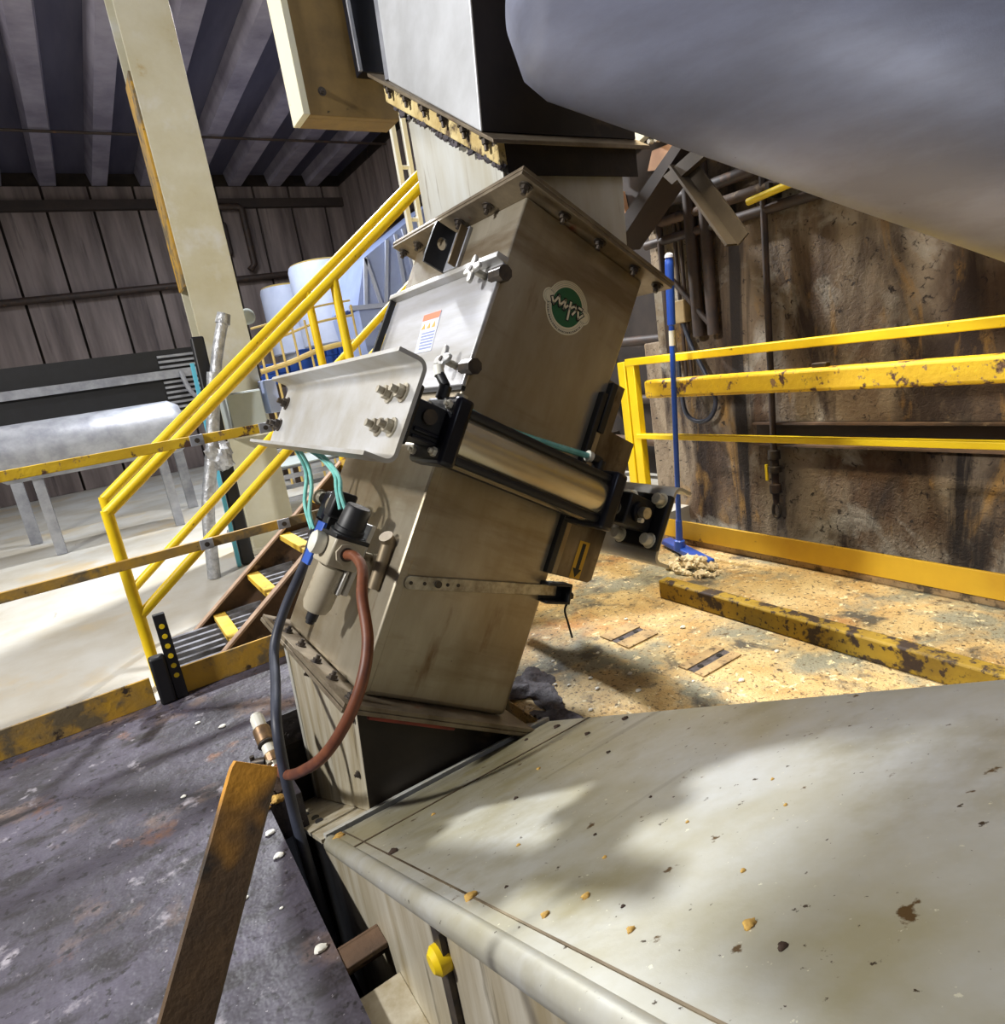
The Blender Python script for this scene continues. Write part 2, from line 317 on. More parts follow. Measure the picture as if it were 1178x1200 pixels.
while x < 5.3:
    jg = G().prism([(-.11, 4.84), (.11, 4.84), (.16, 5.05), (-.16, 5.05)], lambda u, v, t, x=x: (x + u, t, v), -4.0, 13.02)
    obj('joist', jg, 'joist', ce); x += .72
obj('conduit', G().tube([(-9, 10.6, 4.80), (5.3, 10.6, 4.80)], .018, 6), 'pipe_dark', ce)

# ================================================================== THE CHUTE
ch = thing('inclined_chute', 'leaning stainless steel chute housing with a green and white round sticker', 'chute', (.158, 1.505, .5), True)
ub = obj('upper_body', G().box((.158, 1.505, 1.185), (.632, 2.2, 1.90)), 'steel', ch, .006)
lb = obj('lower_body', G().box((.152, 1.500, .50), (.632, 2.2, 1.185)), 'steel', ch, .016, seg=3)
obj('edge_seam', G().box((.150, 1.497, .51), (.176, 1.503, 1.18)), 'steel', ch, .002)
dr = obj('access_door', G().box((.143, 1.488, 1.345), (.157, 2.19, 1.695)), 'steel_door', ch, .003, label='bright access door with a warning label')
obj('door_lip', G().box((.118, 1.485, 1.695), (.157, 2.205, 1.712)), 'steel_plate', dr, .002)
obj('door_edge', G().box((.122, 2.19, 1.345), (.143, 2.205, 1.70)), 'black', dr)
obj('door_seal', G().box((.146, 1.49, 1.333), (.158, 2.19, 1.345)), 'black', dr)
wl = lambda u, v, t: (.143 - t, u, v)
sl = obj('warning_label', G().prism([(1.755, 1.468), (1.868, 1.468), (1.893, 1.600), (1.775, 1.600)], wl, .0, .0010), 'label_paper', dr)
obj('label_header', G().prism([(1.775, 1.578), (1.889, 1.578), (1.893, 1.600), (1.775, 1.600)], wl, .001, .0016), 'orange', sl)
for k, yy in enumerate((1.865, 1.828, 1.795)):
    obj('hazard_triangle', G().prism([(yy - .013, 1.548), (yy + .013, 1.548), (yy, 1.570)], wl, .001, .0016), 'arrow_yellow', sl)
gl = G()
for k in range(6): gl.prism([(1.772 - k * .002, 1.530 - k * .0105), (1.862 - k * .003, 1.530 - k * .0105), (1.862 - k * .003, 1.535 - k * .0105), (1.772 - k * .002, 1.535 - k * .0105)], wl, .001, .0016)
obj('label_text', gl, 'label_text', sl)
def star_knob(y, a):
    c = (.105, y, a)
    poly = []
    for k in range(40):
        th = 2 * math.pi * k / 40; r = .030 * (1 + .42 * math.cos(4 * th + .5)); poly.append((r * math.cos(th), r * math.sin(th)))
    kn = obj('star_knob', G().prism(poly, lambda u, v, t: (t, y + u, a + v), .094, .106), 'steel_plate', ch, .003)
    obj('knob_stud', G().cyl((.106, y, a), (.146, y, a), .010), 'zinc', kn)
    obj('knob_centre', G().cyl((.091, y, a), (.094, y, a), .008, n=8), 'bolt_dark', kn)
    obj('hinge_block', G().box((.136, y - .085, a - .022), (.158, y - .035, a + .010)).cyl((.147, y - .10, a - .006), (.147, y - .045, a - .006), .022, n=8), 'bolt_dark', kn)
star_knob(1.560, 1.665); star_knob(1.556, 1.402)
tf = obj('top_flange', G().box((.090, 1.440, 1.900), (.700, 2.275, 1.911)), 'flange', ch, .001)
obj('mating_flange', G().box((.088, 1.438, 1.9115), (.702, 2.277, 1.922)), 'flange', ch, .001)
def bolt(parent, p, d, r, h, m='bolt_dark', washer=True):
    p, d = Vector(p), Vector(d)
    g = G().cyl(p, p + d * h, r, n=6)
    if washer: g.cyl(p, p + d * h * .22, r * 1.45, n=12)
    g.cyl(p + d * h, p + d * h * 1.8, r * .55, n=8)
    return obj('bolt', g, m, parent)
for yy in (1.47, 1.66, 1.83, 2.00, 2.13, 2.25): bolt(tf, (.128, yy, 1.90), (0, 0, -1), .013, .014)
for bb in (.27, .41, .56, .665): bolt(tf, (bb, 1.470, 1.90), (0, 0, -1), .013, .014)
bf = obj('bottom_flange', G().box((.085, 1.425, .486), (.690, 2.28, .498)), 'flange', ch, .001)
obj('mating_flange', G().box((.083, 1.423, .474), (.692, 2.282, .485)), 'flange', ch, .001)
obj('red_sealant', G().box((.16, 1.426, .464), (.42, 1.44, .475)), 'red_caulk', ch, .003)
for yy in (1.47, 1.614, 1.757, 1.917, 2.069, 2.2): bolt(bf, (.118, yy, .498), (0, 0, 1), .012, .012)
# lifting lug: an angle with a hole, standing on the upper left face
hole = []
pl = []
N = 24
lug = G()
rect = []
for k in range(N):
    th = 2 * math.pi * k / N; c, s_ = math.cos(th), math.sin(th)
    hole.append((.114 + .017 * c, 1.827 + .020 * s_))
    q = max(abs(c) / .042, abs(s_) / .068); rect.append((.114 + c / q, 1.816 + s_ / q))
vs = []; fs = []
for yy in (1.874, 1.884):
    vs += [(u, yy, v) for u, v in hole] + [(u, yy, v) for u, v in rect]
for k in range(N):
    j = (k + 1) % N
    fs += [(k, j, N + j, N + k), (2 * N + j, 2 * N + k, 3 * N + k, 3 * N + j), (j, k, 2 * N + k, 2 * N + j), (N + k, N + j, 3 * N + j, 3 * N + k)]
lug.add(vs, fs)
lg = obj('lifting_lug', lug, 'black', ch, smooth=False, label='black angle with a round hole')
obj('lug_foot', G().box((.146, 1.785, 1.748), (.158, 1.884, 1.884)), 'galv', lg, .002)
obj('lug_gusset', G().box((.120, 1.792, 1.748), (.147, 1.800, 1.878)), 'steel_dark', lg, .002)
# right side: slide plate, guide rails, arrow sticker
fy = lambda y0: (lambda u, v, t: (u, y0 - t, v))
sp = obj('slide_plate', G().prism([(.625, .945), (.79, .954), (.803, .965), (.803, 1.425), (.697, 1.425), (.697, 1.57), (.625, 1.57)], fy(1.512), 0, .008), 'steel_dark', ch, .002)
obj('guide_rail', G().box((.600, 1.482, .945), (.622, 1.506, 1.52)), 'black', ch, .003)
obj('guide_strip', G().box((.626, 1.488, .95), (.644, 1.504, 1.40)), 'wood', ch, .002)
obj('guide_rail', G().box((.624, 1.480, 1.40), (.650, 1.504, 1.56)), 'black', ch, .004)
ar = obj('arrow_sticker', G().prism([(.708, .952), (.750, .956), (.750, 1.074), (.708, 1.072)], fy(1.5035), 0, .0008), 'arrow_yellow', sp, label='yellow sticker with a black arrow pointing down')
obj('arrow', G().prism([(.722, 1.066), (.736, 1.066), (.736, .985), (.747, .985), (.729, .957), (.711, .985), (.722, .985)], fy(1.5027), 0, .0006), 'ink', ar)
# strap with holes and its end clip
d = Vector((.509, 0, .097)).normalized(); n_ = Vector((-.097, 0, .509)).normalized()
def along(s, w, y): q = Vector((.176, 0, .808)) + d * s + n_ * w; return (q.x, y, q.z)
pg = [(.012 + .018 * math.cos(t) * -1, .018 * math.sin(t)) for t in [math.pi * (k / 10 - .5) for k in range(11)]] + [(.50, .016), (.50, -.016)]
stp = obj('strap', G().prism(pg, lambda u, v, t: along(u, v, 1.498 - t), 0, .006), 'zinc', ch, .001)
for s_ in (.012, .052, .092, .122, .155):
    obj('strap_stud' if s_ == .092 else 'strap_hole', G().cyl(along(s_, 0, 1.492), along(s_, 0, 1.490 if s_ != .092 else 1.486), .005 if s_ != .092 else .010, n=10), 'bolt_dark', stp)
clip = G(); 
for (u0, u1, v0, v1) in ((.44, .53, .020, .028), (.44, .53, -.034, -.026), (.522, .53, -.034, .028)):
    clip.hexa([along(u, v, yy) for yy in (1.500, 1.455) for (u, v) in ((u0, v0), (u1, v0), (u1, v1), (u0, v1))])
clip.hexa([along(u, v, yy) for yy in (1.500, 1.494) for (u, v) in ((.44, -.034), (.53, -.034), (.53, .028), (.44, .028))])
cl = obj('end_clip', clip, 'black', ch, .002)
obj('clip_bolt', G().cyl(along(.53, -.01, 1.475), along(.548, -.01, 1.475), .011, n=10), 'bolt_dark', cl)
obj('loose_wire', G().tube(spl([along(.545, -.02, 1.475), (.705, 1.472, .855), (.735, 1.47, .815), (.766, 1.47, .779)]), .0035, 6), 'ink', cl)
# round sticker: white disc with two ears, ring lines, green field, lettering
circ = lambda c, r, n=48: [(c[0] + r * math.cos(2 * math.pi * k / n), c[1] + r * math.sin(2 * math.pi * k / n)) for k in range(n)]
f0 = fy(1.505)
stk = obj('round_sticker', G().prism(circ((.394, 1.691), .0765), f0, 0, .0010).prism(circ((.3237, 1.6944), .0225, 24), f0, 0, .00098).prism(circ((.4604, 1.6939), .0225, 24), f0, 0, .00098), 'paper', ch, label='white sticker with a green disc reading mpi')
def ring(c, r, w, t0, t1, a0=0, a1=360, n=60):
    g = G(); A = [math.radians(a0 + (a1 - a0) * k / n) for k in range(n + 1)]
    vs = []; fs = []
    for th in A:
        for rr in (r - w / 2, r + w / 2):
            vs.append(f0(c[0] + rr * math.cos(th), c[1] + rr * math.sin(th), t1))
    fs = [(2 * k, 2 * k + 1, 2 * k + 3, 2 * k + 2) for k in range(n)]
    return g.add(vs, fs)
gr = G()
for r in (.0722, .0672, .0622): 
    q = ring((.394, 1.691), r, .0009, 0, .0014); gr.add(q.v, q.f)
for c in ((.3237, 1.6944), (.4604, 1.6939)):
    q = ring(c, .0175, .0009, 0, .0014); gr.add(q.v, q.f)
obj('ring_lines', gr, 'sticker_grey', stk)
tx = G()                                      # the row of small dashes of lettering along the lower rim
for k in range(26):
    q = ring((.394, 1.691), .0696, .0030, 0, .0015, 192 + k * 5.6, 192 + k * 5.6 + (3.6 if k % 4 else 2.0), 3); tx.add(q.v, q.f)
obj('rim_lettering', tx, 'ink', stk)
obj('green_disc', G().prism(circ((.3935, 1.692), .0560), f0, .0010, .0018), 'green', stk)
obj('disc_ear', G().prism(circ((.3260, 1.6944), .0140, 24), f0, .0010, .0019).prism(circ((.4590, 1.6939), .0140, 24), f0, .0010, .0019), 'paper', stk)
mm = [(.3343, 1.6936), (.3437, 1.6815), (.3549, 1.7076), (.3658, 1.6855), (.3805, 1.7079), (.3835, 1.6835), (.3925, 1.6961)]
pp = [(.4001, 1.7099), (.4056, 1.6627)]; pb = [(.4042, 1.694), (.4185, 1.7093), (.4255, 1.6987), (.4179, 1.6828)]
ii = [(.4345, 1.6972), (.4411, 1.6802), (.4528, 1.6962)]; dd = [(.4338, 1.7100), (.4432, 1.7096)]
gb = G(); gw = G()
for l in (mm, pp, pb, ii, dd): gb.ribbon(l, .0125, f0, .0018, .0026); gw.ribbon(l, .0062, f0, .0026, .0034)
obj('letter_outline', gb, 'ink', stk); obj('letters', gw, 'paper', stk)
# outlet below the bottom flange: an upright duct cut off along the sloping trough
q = [P3(.158, 1.505, .474), P3(.632, 1.505, .474)]
x0, x1, y0, y1 = .352, .80, 1.507, 2.20
zt = lambda x: (.472 - .5315 * x) / .847
g = G().hexa([(x0, y0, lidz(y0)), (x1 + .07, y0, lidz(y0)), (x1 + .07, y1, lidz(y1)), (x0 - .012, y1, lidz(y1)), (x0 + .028, y0, zt(x0 + .03)), (x1, y0, zt(x1)), (x1, y1, zt(x1)), (x0 + .02, y1, zt(x0 + .03))])
ot = thing('outlet_duct', 'streaked sheet metal outlet duct under the chute standing on the trough', 'duct', (x0, y0, lidz(y0)))
obj('duct_body', g, 'stub', ot, .004)
obj('front_panel', G().prism([(x0 + .003, lidz(y0) + .002), (x1 + .068, lidz(y0) + .002), (x1, zt(x1) - .004), (x0 + .029, zt(x0 + .03) - .004)], lambda u_, v_, t_: (u_, t_, v_), y0 - .004, y0 - .0005), 'dark_sheet', ot, label='black-grimed front panel')
obj('corner_angle', G().hexa([(.338, 2.17, lidz(2.17)), (.352, 2.17, lidz(2.17)), (.352, 2.205, lidz(2.2)), (.338, 2.205, lidz(2.2)), (.366, 2.17, .33), (.384, 2.17, .33), (.384, 2.205, .33), (.366, 2.205, .33)]), 'duct', ot, .002)
for (yy, z) in ((1.53, .27), (1.55, .10), (1.95, .25)):
    bolt(ot, (.352 + (z + .0) * .08 - .002, yy, z), (-1, 0, 0), .008, .006)

# ================================================================== THE TROUGH
tr = thing('sloping_trough', 'wide sloping sheet metal trough cover in the foreground', 'trough', (.225, 1.47, lidz(1.47)))
ya, yb = -.45, 2.24
def sheet(xa, xb, y0, y1, up0, up1):
    return G().hexa([(xa, y0, lidz(y0) + up0), (xb, y0, lidz(y0) + up0), (xb, y1, lidz(y1) + up0), (xa, y1, lidz(y1) + up0), (xa, y0, lidz(y0) + up1), (xb, y0, lidz(y0) + up1), (xb, y1, lidz(y1) + up1), (xa, y1, lidz(y1) + up1)])
ld = obj('cover', sheet(.230, .915, ya, 1.44, -.012, 0), 'lid', tr)
obj('lower_cover', sheet(.215, .92, 1.478, yb, -.014, -.002), 'stub', tr)
obj('joint_strip', sheet(.225, .93, 1.462, 1.492, -.006, .010), 'duct', tr, .002)
obj('joint_gap', sheet(.225, .92, 1.438, 1.464, -.02, -.008), 'black', tr)
obj('rolled_edge', G().tube([(.232, ya, lidz(ya) - .018), (.232, 1.445, lidz(1.445) - .018)], .020, 14), 'lid', tr)
obj('fold_line', sheet(.262, .265, ya, 1.43, 0, .0015), 'steel_dark', tr)
obj('fold_line', sheet(.24, .915, 1.235, 1.243, 0, .002), 'steel_dark', tr)
g = G().hexa([(.236, ya, -.6), (.250, ya, -.6), (.250, yb, -.6), (.236, yb, -.6), (.236, ya, lidz(ya) - .02), (.250, ya, lidz(ya) - .02), (.250, yb, lidz(yb) - .02), (.236, yb, lidz(yb) - .02)])
sw = obj('side_wall', g, 'stub', tr)
g = G().hexa([(.905, ya, 0.001), (.915, ya, 0.001), (.915, 1.43, 0.001), (.905, 1.43, 0.001), (.905, ya, lidz(ya) - .012), (.915, ya, lidz(ya) - .012), (.915, 1.43, lidz(1.43) - .012), (.905, 1.43, lidz(1.43) - .012)])
obj('side_wall', g, 'stub', tr)
obj('stiffener', G().box((.226, .735, -.5), (.240, .765, .34)), 'bolt_dark', sw)
obj('yellow_stud', G().lathe((.236, .75, .285), (-1, 0, 0), [(0, .022), (.018, .022), (.026, .014)], 16), 'yellow', sw)
for (xx, yy) in ((.255, 1.93), (.262, 1.80), (.258, 1.72)):
    obj('bolt_hole', G().cyl((xx, yy, lidz(yy) - .002), (xx, yy, lidz(yy) + .002), .012, n=10), 'black', tr)
# crumbs lying on the trough
cr = [(.262, .675, .020, 'crumb'), (.30, .64, .006, 'crumb_dark'), (.362, .301, .014, 'crumb'), (.245, 1.40, .022, 'crumb'), (.272, 1.05, .016, 'crumb_dark'), (.33, .50, .012, 'crumb'), (.285, .52, .012, 'crumb'),
      (.43, .36, .007, 'crumb'), (.335, .44, .006, 'crumb_dark'), (.50, .50, .006, 'crumb'), (.56, .40, .006, 'crumb'), (.40, .55, .007, 'crumb'), (.44, .62, .006, 'crumb_dark'), (.38, .74, .006, 'crumb'), (.35, .26, .010, 'crumb_dark'), (.31, .40, .010, 'crumb'),
      (.62, .46, .006, 'crumb'), (.55, .62, .006, 'crumb_dark'), (.50, .95, .008, 'crumb_dark'), (.62, 1.05, .008, 'crumb'), (.70, .90, .008, 'crumb_dark'), (.40, 1.15, .008, 'crumb'), (.80, 1.10, .012, 'crumb_dark'), (.86, 1.32, .016, 'crumb_dark'), (.88, 1.05, .014, 'crumb_dark'), (.78, 1.36, .010, 'crumb_dark')]
for k, (xx, yy, r, m_) in enumerate(cr):
    r *= .42 if yy < .7 else .55
    solo('residue_crumb', blob((xx, yy, lidz(yy) + r * .3), r, k, (1.2, .8, .45), n=6), m_,
         {0: 'large ochre crumb on the trough cover beside the rolled edge', 2: 'large ochre crumb on the trough cover nearest the camera', 3: 'ochre crumb stuck at the corner where rolled edge meets joint strip', 4: 'dark crumb on the trough cover close to the rolled edge',
          14: 'dark crumb on the trough cover nearest the camera', 23: 'largest dark crumb near the far edge of the trough cover'}.get(k) or ('small ochre residue crumb lying on the trough cover' if m_ == 'crumb' else 'small dark residue crumb lying on the trough cover'), 'crumb', 'crumbs on the trough cover')
# sludge heap where the trough meets the plate floor
solo('sludge_heap', blob((1.02, 1.70, -.01), .12, 5, (.7, 1.0, .30), .8, 20), 'sludge', 'grey wet sludge heap at the corner of chute and trough', 'sludge')
solo('sludge_heap', blob((.99, 1.50, .0), .06, 9, (.7, 1.5, .35), .7, 14), 'sludge', 'low brown sludge smear along the trough edge', 'sludge')

# ================================================================== CHANNEL BRACKETS
def channel(name, label, web, sgn, y0, y1, a0, a1, depth, t=.010, r=.028):
    o = thing(name, label, 'bracket', (web, y0, (a0 + a1) / 2), True, 'channel brackets across the chute')
    prof_o = []; prof_i = []
    ac = (a0 + a1) / 2; h = (a1 - a0) / 2
    def arc(cx, ca, rr, s, e): return [(cx + rr * math.cos(math.radians(s + (e - s) * k / 6)), ca + rr * math.sin(math.radians(s + (e - s) * k / 6))) for k in range(7)]
    # profile in (depth from web outward, a), web at 0
    outer = [(depth, ac - h)] + [(r - r * math.sin(math.radians(90 * k / 6)), ac - h + r - r * math.cos(math.radians(90 * k / 6))) for k in range(7)] + [(r - r * math.cos(math.radians(90 * k / 6)), ac + h - r + r * math.sin(math.radians(90 * k / 6))) for k in range(7)] + [(depth, ac + h)]
    ri = r - t
    inner = [(depth, ac - h + t)] + [(t + ri - ri * math.sin(math.radians(90 * k / 6)), ac - h + t + ri - ri * math.cos(math.radians(90 * k / 6))) for k in range(7)] + [(t + ri - ri * math.cos(math.radians(90 * k / 6)), ac + h - t - ri + ri * math.sin(math.radians(90 * k / 6))) for k in range(7)] + [(depth, ac + h - t)]
    n = len(outer); vs = []
    for yy in (y0, y1):
        vs += [(web + sgn * u, yy, v) for u, v in outer] + [(web + sgn * u, yy, v) for u, v in inner]
    fs = []
    for k in range(n - 1):
        fs += [(k, k + 1, 2 * n + k + 1, 2 * n + k), (n + k + 1, n + k, 3 * n + k, 3 * n + k + 1), (k + 1, k, n + k, n + k + 1), (2 * n + k, 2 * n + k + 1, 3 * n + k + 1, 3 * n + k)]
    for e in (0, n - 1): fs.append((e, n + e, 3 * n + e, 2 * n + e))
    obj('channel', G().add(vs, fs), 'steel_plate', o)
    return o
cA = channel('channel_bracket', 'long bright steel channel bracket left of the chute carrying the cylinder', -.046, -1, 1.29, 2.42, 1.062, 1.308, .076)
for (yy, aa) in ((1.348, 1.231), (1.348, 1.148), (1.425, 1.231), (1.425, 1.148), (2.36, 1.231), (2.36, 1.150), (2.46 - .03, 1.231), (2.43 - .02, 1.150)):
    if yy < 2.42: bolt(cA, (-.056, yy, aa), (-1, 0, 0), .0165, .020, 'zinc' if yy < 2 else 'bolt_dark')
cB = channel('channel_bracket', 'short grey steel channel bracket right of the chute holding the cylinder rod end', .826, 1, 1.30, 2.42, 1.068, 1.310, .070)

# ================================================================== PNEUMATIC CYLINDER
cy = thing('pneumatic_cylinder', 'silver pneumatic cylinder with black end caps bolted across the chute front', 'cylinder', (.33, 1.374, 1.187), True)
yc, ac = 1.374, 1.187
obj('barrel', G().cyl((.09, yc, ac), (.60, yc, ac), .071, n=40), 'alu', cy)
for sy in (-1, 1):
    for sa in (-1, 1):
        obj('tie_rod', G().cyl((.09, yc + sy * .055, ac + sa * .058), (.60, yc + sy * .055, ac + sa * .058), .0115, n=12), 'black', cy)
c1 = obj('end_cap', G().box((.050, yc - .083, ac - .083), (.097, yc + .083, ac + .083)), 'cap', cy, .010)
c2 = obj('end_cap', G().box((.578, yc - .083, ac - .083), (.625, yc + .083, ac + .083)), 'cap', cy, .010)
for sy in (-1, 1):
    for sa in (-1, 1):
        bolt(c1, (.050, yc + sy * .055, ac + sa * .058), (-1, 0, 0), .011, .010, 'white_bolt', False)
cv = obj('rear_clevis', G().box((-.034, yc - .050, ac - .045), (.052, yc + .050, ac + .045)).box((-.045, yc - .070, ac - .070), (-.030, yc + .070, ac + .070)), 'black', cy, .006)
for sa in (-.022, -.004):
    obj('clevis_rib', G().box((-.02, yc - .058, ac + sa - .005 - .02), (.045, yc - .048, ac + sa + .005 - .02)), 'cap', cv, .003)
obj('clevis_pin', G().cyl((.008, yc - .062, ac + .012), (.008, yc - .05, ac + .012), .018), 'bolt_dark', cv)
obj('rod_gland', G().cyl((.625, yc, ac), (.665, yc, ac), .040, n=24), 'black', cy)
obj('piston_rod', G().cyl((.665, yc, ac), (.72, yc, ac), .020), 'zinc', cy)
re = obj('rod_clevis', G().box((.690, yc - .045, ac - .040), (.800, yc + .045, ac + .055)).box((.802, yc - .085, ac - .085), (.825, yc + .085, ac + .085)), 'black', cy, .006)
obj('eye_ring', G().lathe((.735, yc - .045, ac + .008), (0, -1, 0), [(0, .030), (.012, .030), (.014, .026), (.014, .020)]), 'cap', re)
obj('pin', G().cyl((.735, yc - .040, ac + .008), (.735, yc - .082, ac + .008), .017, n=12), 'zinc', re)
obj('split_pin', G().cyl((.722, yc - .07, ac - .018), (.722, yc - .085, ac - .018), .007, n=8), 'white_bolt', re)
for (yy, aa) in ((1.440, 1.252), (1.318, 1.252), (1.440, 1.128), (1.318, 1.128)):
    obj('bolt', G().cyl((.800, yy, aa), (.775, yy, aa), .0185, n=8).cyl((.804, yy, aa), (.798, yy, aa), .024, n=16), 'white_bolt', re, .003)
f1 = obj('port_fitting', G().cyl((.060, 1.40, 1.268), (.060, 1.40, 1.300), .016).cyl((.060, 1.40, 1.300), (.045, 1.42, 1.325), .012), 'black', cy)
obj('fitting_collar', G().cyl((.045, 1.42, 1.322), (.038, 1.43, 1.345), .013), 'plastic_white', f1)
obj('port_plug', G().cyl((.085, 1.35, 1.268), (.085, 1.35, 1.285), .015), 'white_bolt', cy)
f2 = obj('port_fitting', G().cyl((.598, 1.40, 1.268), (.598, 1.40, 1.300), .018).cyl((.598, 1.40, 1.298), (.560, 1.40, 1.298), .014), 'black', cy)
obj('fitting_collar', G().cyl((.562, 1.40, 1.298), (.548, 1.40, 1.298), .016), 'plastic_white', f2)
obj('air_line', G().tube(spl([(.55, 1.40, 1.298), (.40, 1.402, 1.280), (.25, 1.41, 1.268), (.12, 1.42, 1.275)]), .009, 8), 'teal', cy)

# ================================================================== FILTER REGULATOR AND AIR LINES
rg = thing('filter_regulator', 'grey air filter regulator with black knob and valve on the chute side', 'regulator', (.05, 1.69, .80), True)
rg.rotation_euler = (0, T, 0)
tl = .20                                       # the unit hangs a little out of line with the chute
def rl(b, y, a):                               # unit coordinates about (.05, 1.69, .80): lean in y with a
    return (b + .05, y + 1.69 - a * tl, a + .80)
def rbox(g, p, q):
    x0, y0, z0 = p; x1, y1, z1 = q
    return g.hexa([rl(*v) for v in ((x0, y0, z0), (x1, y0, z0), (x1, y1, z0), (x0, y1, z0), (x0, y0, z1), (x1, y0, z1), (x1, y1, z1), (x0, y1, z1))])
A1 = Vector((0, -tl, 1)).normalized()
body = obj('regulator_body', rbox(G(), (-.045, -.058, -.018), (.045, .062, .068)), 'reg', rg, .006)
obj('port_boss', G().cyl(rl(-.004, -.058, .026), rl(-.004, -.068, .026), .030, n=8), 'reg', body)
obj('port_socket', G().cyl(rl(-.004, -.068, .026), rl(-.004, -.071, .026), .019), 'bolt_dark', body)
kb = obj('knob', G().lathe(rl(0, -.004, .068), A1, [(0, .050), (.014, .050), (.016, .042), (.028, .042), (.030, .039), (.085, .036), (.092, .032)], 20), 'black', rg)
obj('knob_collar', rbox(G(), (-.049, -.060, .060), (.049, .062, .072)), 'black', rg, .003)
bw = obj('filter_bowl', G().lathe(rl(0, .0, -.018), -A1, [(0, .042), (.115, .041), (.135, .034), (.142, .018)], 24), 'reg', rg)
obj('bowl_guard', G().cyl(rl(-.02, .036, -.03), rl(-.02, .036, -.13), .010, n=8), 'plastic_white', bw)
obj('drain', G().lathe(rl(0, .0, -.158), -A1, [(0, .017), (.024, .016), (.026, .012), (.034, .012)], 12), 'black', rg)
gg = obj('gauge', G().lathe(rl(-.045, .012, .032), (-1, .1, 0), [(0, .026), (.012, .032), (.030, .032), (.038, .024), (.040, .010)]), 'plastic_white', rg)
vb = obj('valve_body', rbox(G(), (-.03, .100, .035), (.035, .150, .165)), 'black', rg, .005)
obj('solenoid', rbox(G(), (-.035, .150, .09), (.03, .205, .175)), 'cap', rg, .008)
obj('solenoid', rbox(G(), (-.045, .075, .105), (.02, .125, .185)), 'black', rg, .008)
obj('valve_plug', G().cyl(rl(-.03, .125, .140), rl(-.042, .125, .140), .017), 'zinc', vb)
obj('valve_plug', G().cyl(rl(-.03, .20, .150), rl(-.03, .235, .150), .018).cyl(rl(-.03, .235, .150), rl(-.03, .245, .150), .024), 'zinc', vb)
obj('blue_panel', rbox(G(), (-.038, .095, -.045), (-.028, .155, .085)), 'blue_plastic', rg, .002, label='blue valve face')
obj('push_fitting', G().cyl(rl(-.02, .19, .09), rl(-.02, .20, .03), .016), 'bolt_dark', rg)
obj('mounting_plate', rbox(G(), (.045, -.03, -.09), (.060, .19, .12)), 'steel_plate', rg, .002)
obj('standoff', G().cyl(rl(.06, .02, .03), rl(.100, .02, .03), .012).cyl(rl(.06, .14, .03), rl(.100, .14, .03), .012), 'zinc', rg)
obj('bracket_ear', rbox(G(), (.02, -.052, -.09), (.030, -.02, -.018)), 'steel_plate', rg, .002)
# the bent stainless rest welded to the face beside it
solo('pipe_stub', G().cyl(P3(.158, 1.60, .875), P3(.120, 1.585, .905), .020).cyl(P3(.140, 1.595, .76), P3(.135, 1.590, .90), .018), 'steel_dark', 'short grimy pipe stub on the chute face beside the regulator', 'pipe')
solo('brown_hose', G().tube(spl([P3(.046, 1.616, .826), P3(.045, 1.56, .832), P3(.035, 1.465, .815), P3(.02, 1.381, .761), P3(.03, 1.30, .682), P3(.03, 1.262, .600), (.292, 1.275, .408), (.240, 1.345, .315), (.205, 1.53, .195), (.200, 1.74, .085), (.200, 1.845, .050)], 10), .0135, 12), 'hose_brown', 'brown rubber hose looping from the regulator down to the pipe fitting', 'hose')
solo('black_hose', G().tube(spl([P3(.02, 1.845, .845), P3(.04, 1.90, .803), P3(.05, 1.934, .729), P3(.05, 1.968, .598), P3(.05, 1.949, .480), P3(.05, 1.83, .401), (.212, 1.70, .25), (.196, 1.66, .14), (.19, 1.64, .04), (.186, 1.61, -.06), (.18, 1.50, -.30)], 10), .0145, 12), 'hose_black', 'dark grey rubber hose hanging from the valve into the pit', 'hose')
tl_pts = [([P3(-.07, 2.03, 1.075), P3(-.02, 2.035, 1.03), P3(0, 2.03, .99), P3(0, 1.96, .915), P3(.02, 1.88, .850)], 'leftmost teal air line hanging under the long channel bracket'),
          ([P3(-.07, 1.99, 1.075), P3(-.02, 1.99, 1.03), P3(0, 1.955, .974), P3(0, 1.895, .901), P3(.02, 1.86, .855)], 'second teal air line from the left under the long channel bracket'),
          ([P3(-.07, 1.90, 1.075), P3(-.02, 1.885, 1.06), P3(0, 1.79, 1.025), P3(.0, 1.73, .985), P3(.02, 1.705, .935)], 'third teal air line from the left, nearer the knob'),
          ([P3(-.07, 1.855, 1.075), P3(-.02, 1.84, 1.06), P3(0, 1.745, 1.02), P3(.0, 1.685, .975), P3(.03, 1.66, .925)], 'rightmost teal air line running down behind the knob')]
for pts, lab in tl_pts: solo('air_tube', G().tube(spl(pts), .0062, 8), 'teal', lab, 'tube', 'teal air lines')
pf = thing('pipe_fitting', 'white and brass pipe fitting at the end of the brown hose', 'fitting', (.200, 1.85, .04))
u = Vector((.0, .152, .092)).normalized(); o0 = Vector((.200, 1.845, .045))
def seg(name, s0, s1, r, m_, n=16): return obj(name, G().cyl(o0 + u * s0, o0 + u * s1, r, n=n), m_, pf, .003)
seg('hose_clamp', -.005, .025, .020, 'zinc'); seg('brass_tee', .022, .055, .024, 'brass', 8); seg('white_nipple', .055, .088, .019, 'plastic_white')
seg('union', .088, .096, .028, 'bolt_dark'); seg('coupling', .096, .150, .026, 'brass'); seg('white_cap', .150, .195, .0215, 'plastic_white', 10); seg('cap_top', .195, .205, .017, 'plastic_white', 10)
obj('clamp_screw', G().box((.178, 1.846, .040), (.190, 1.872, .075)), 'zinc', pf, .002)
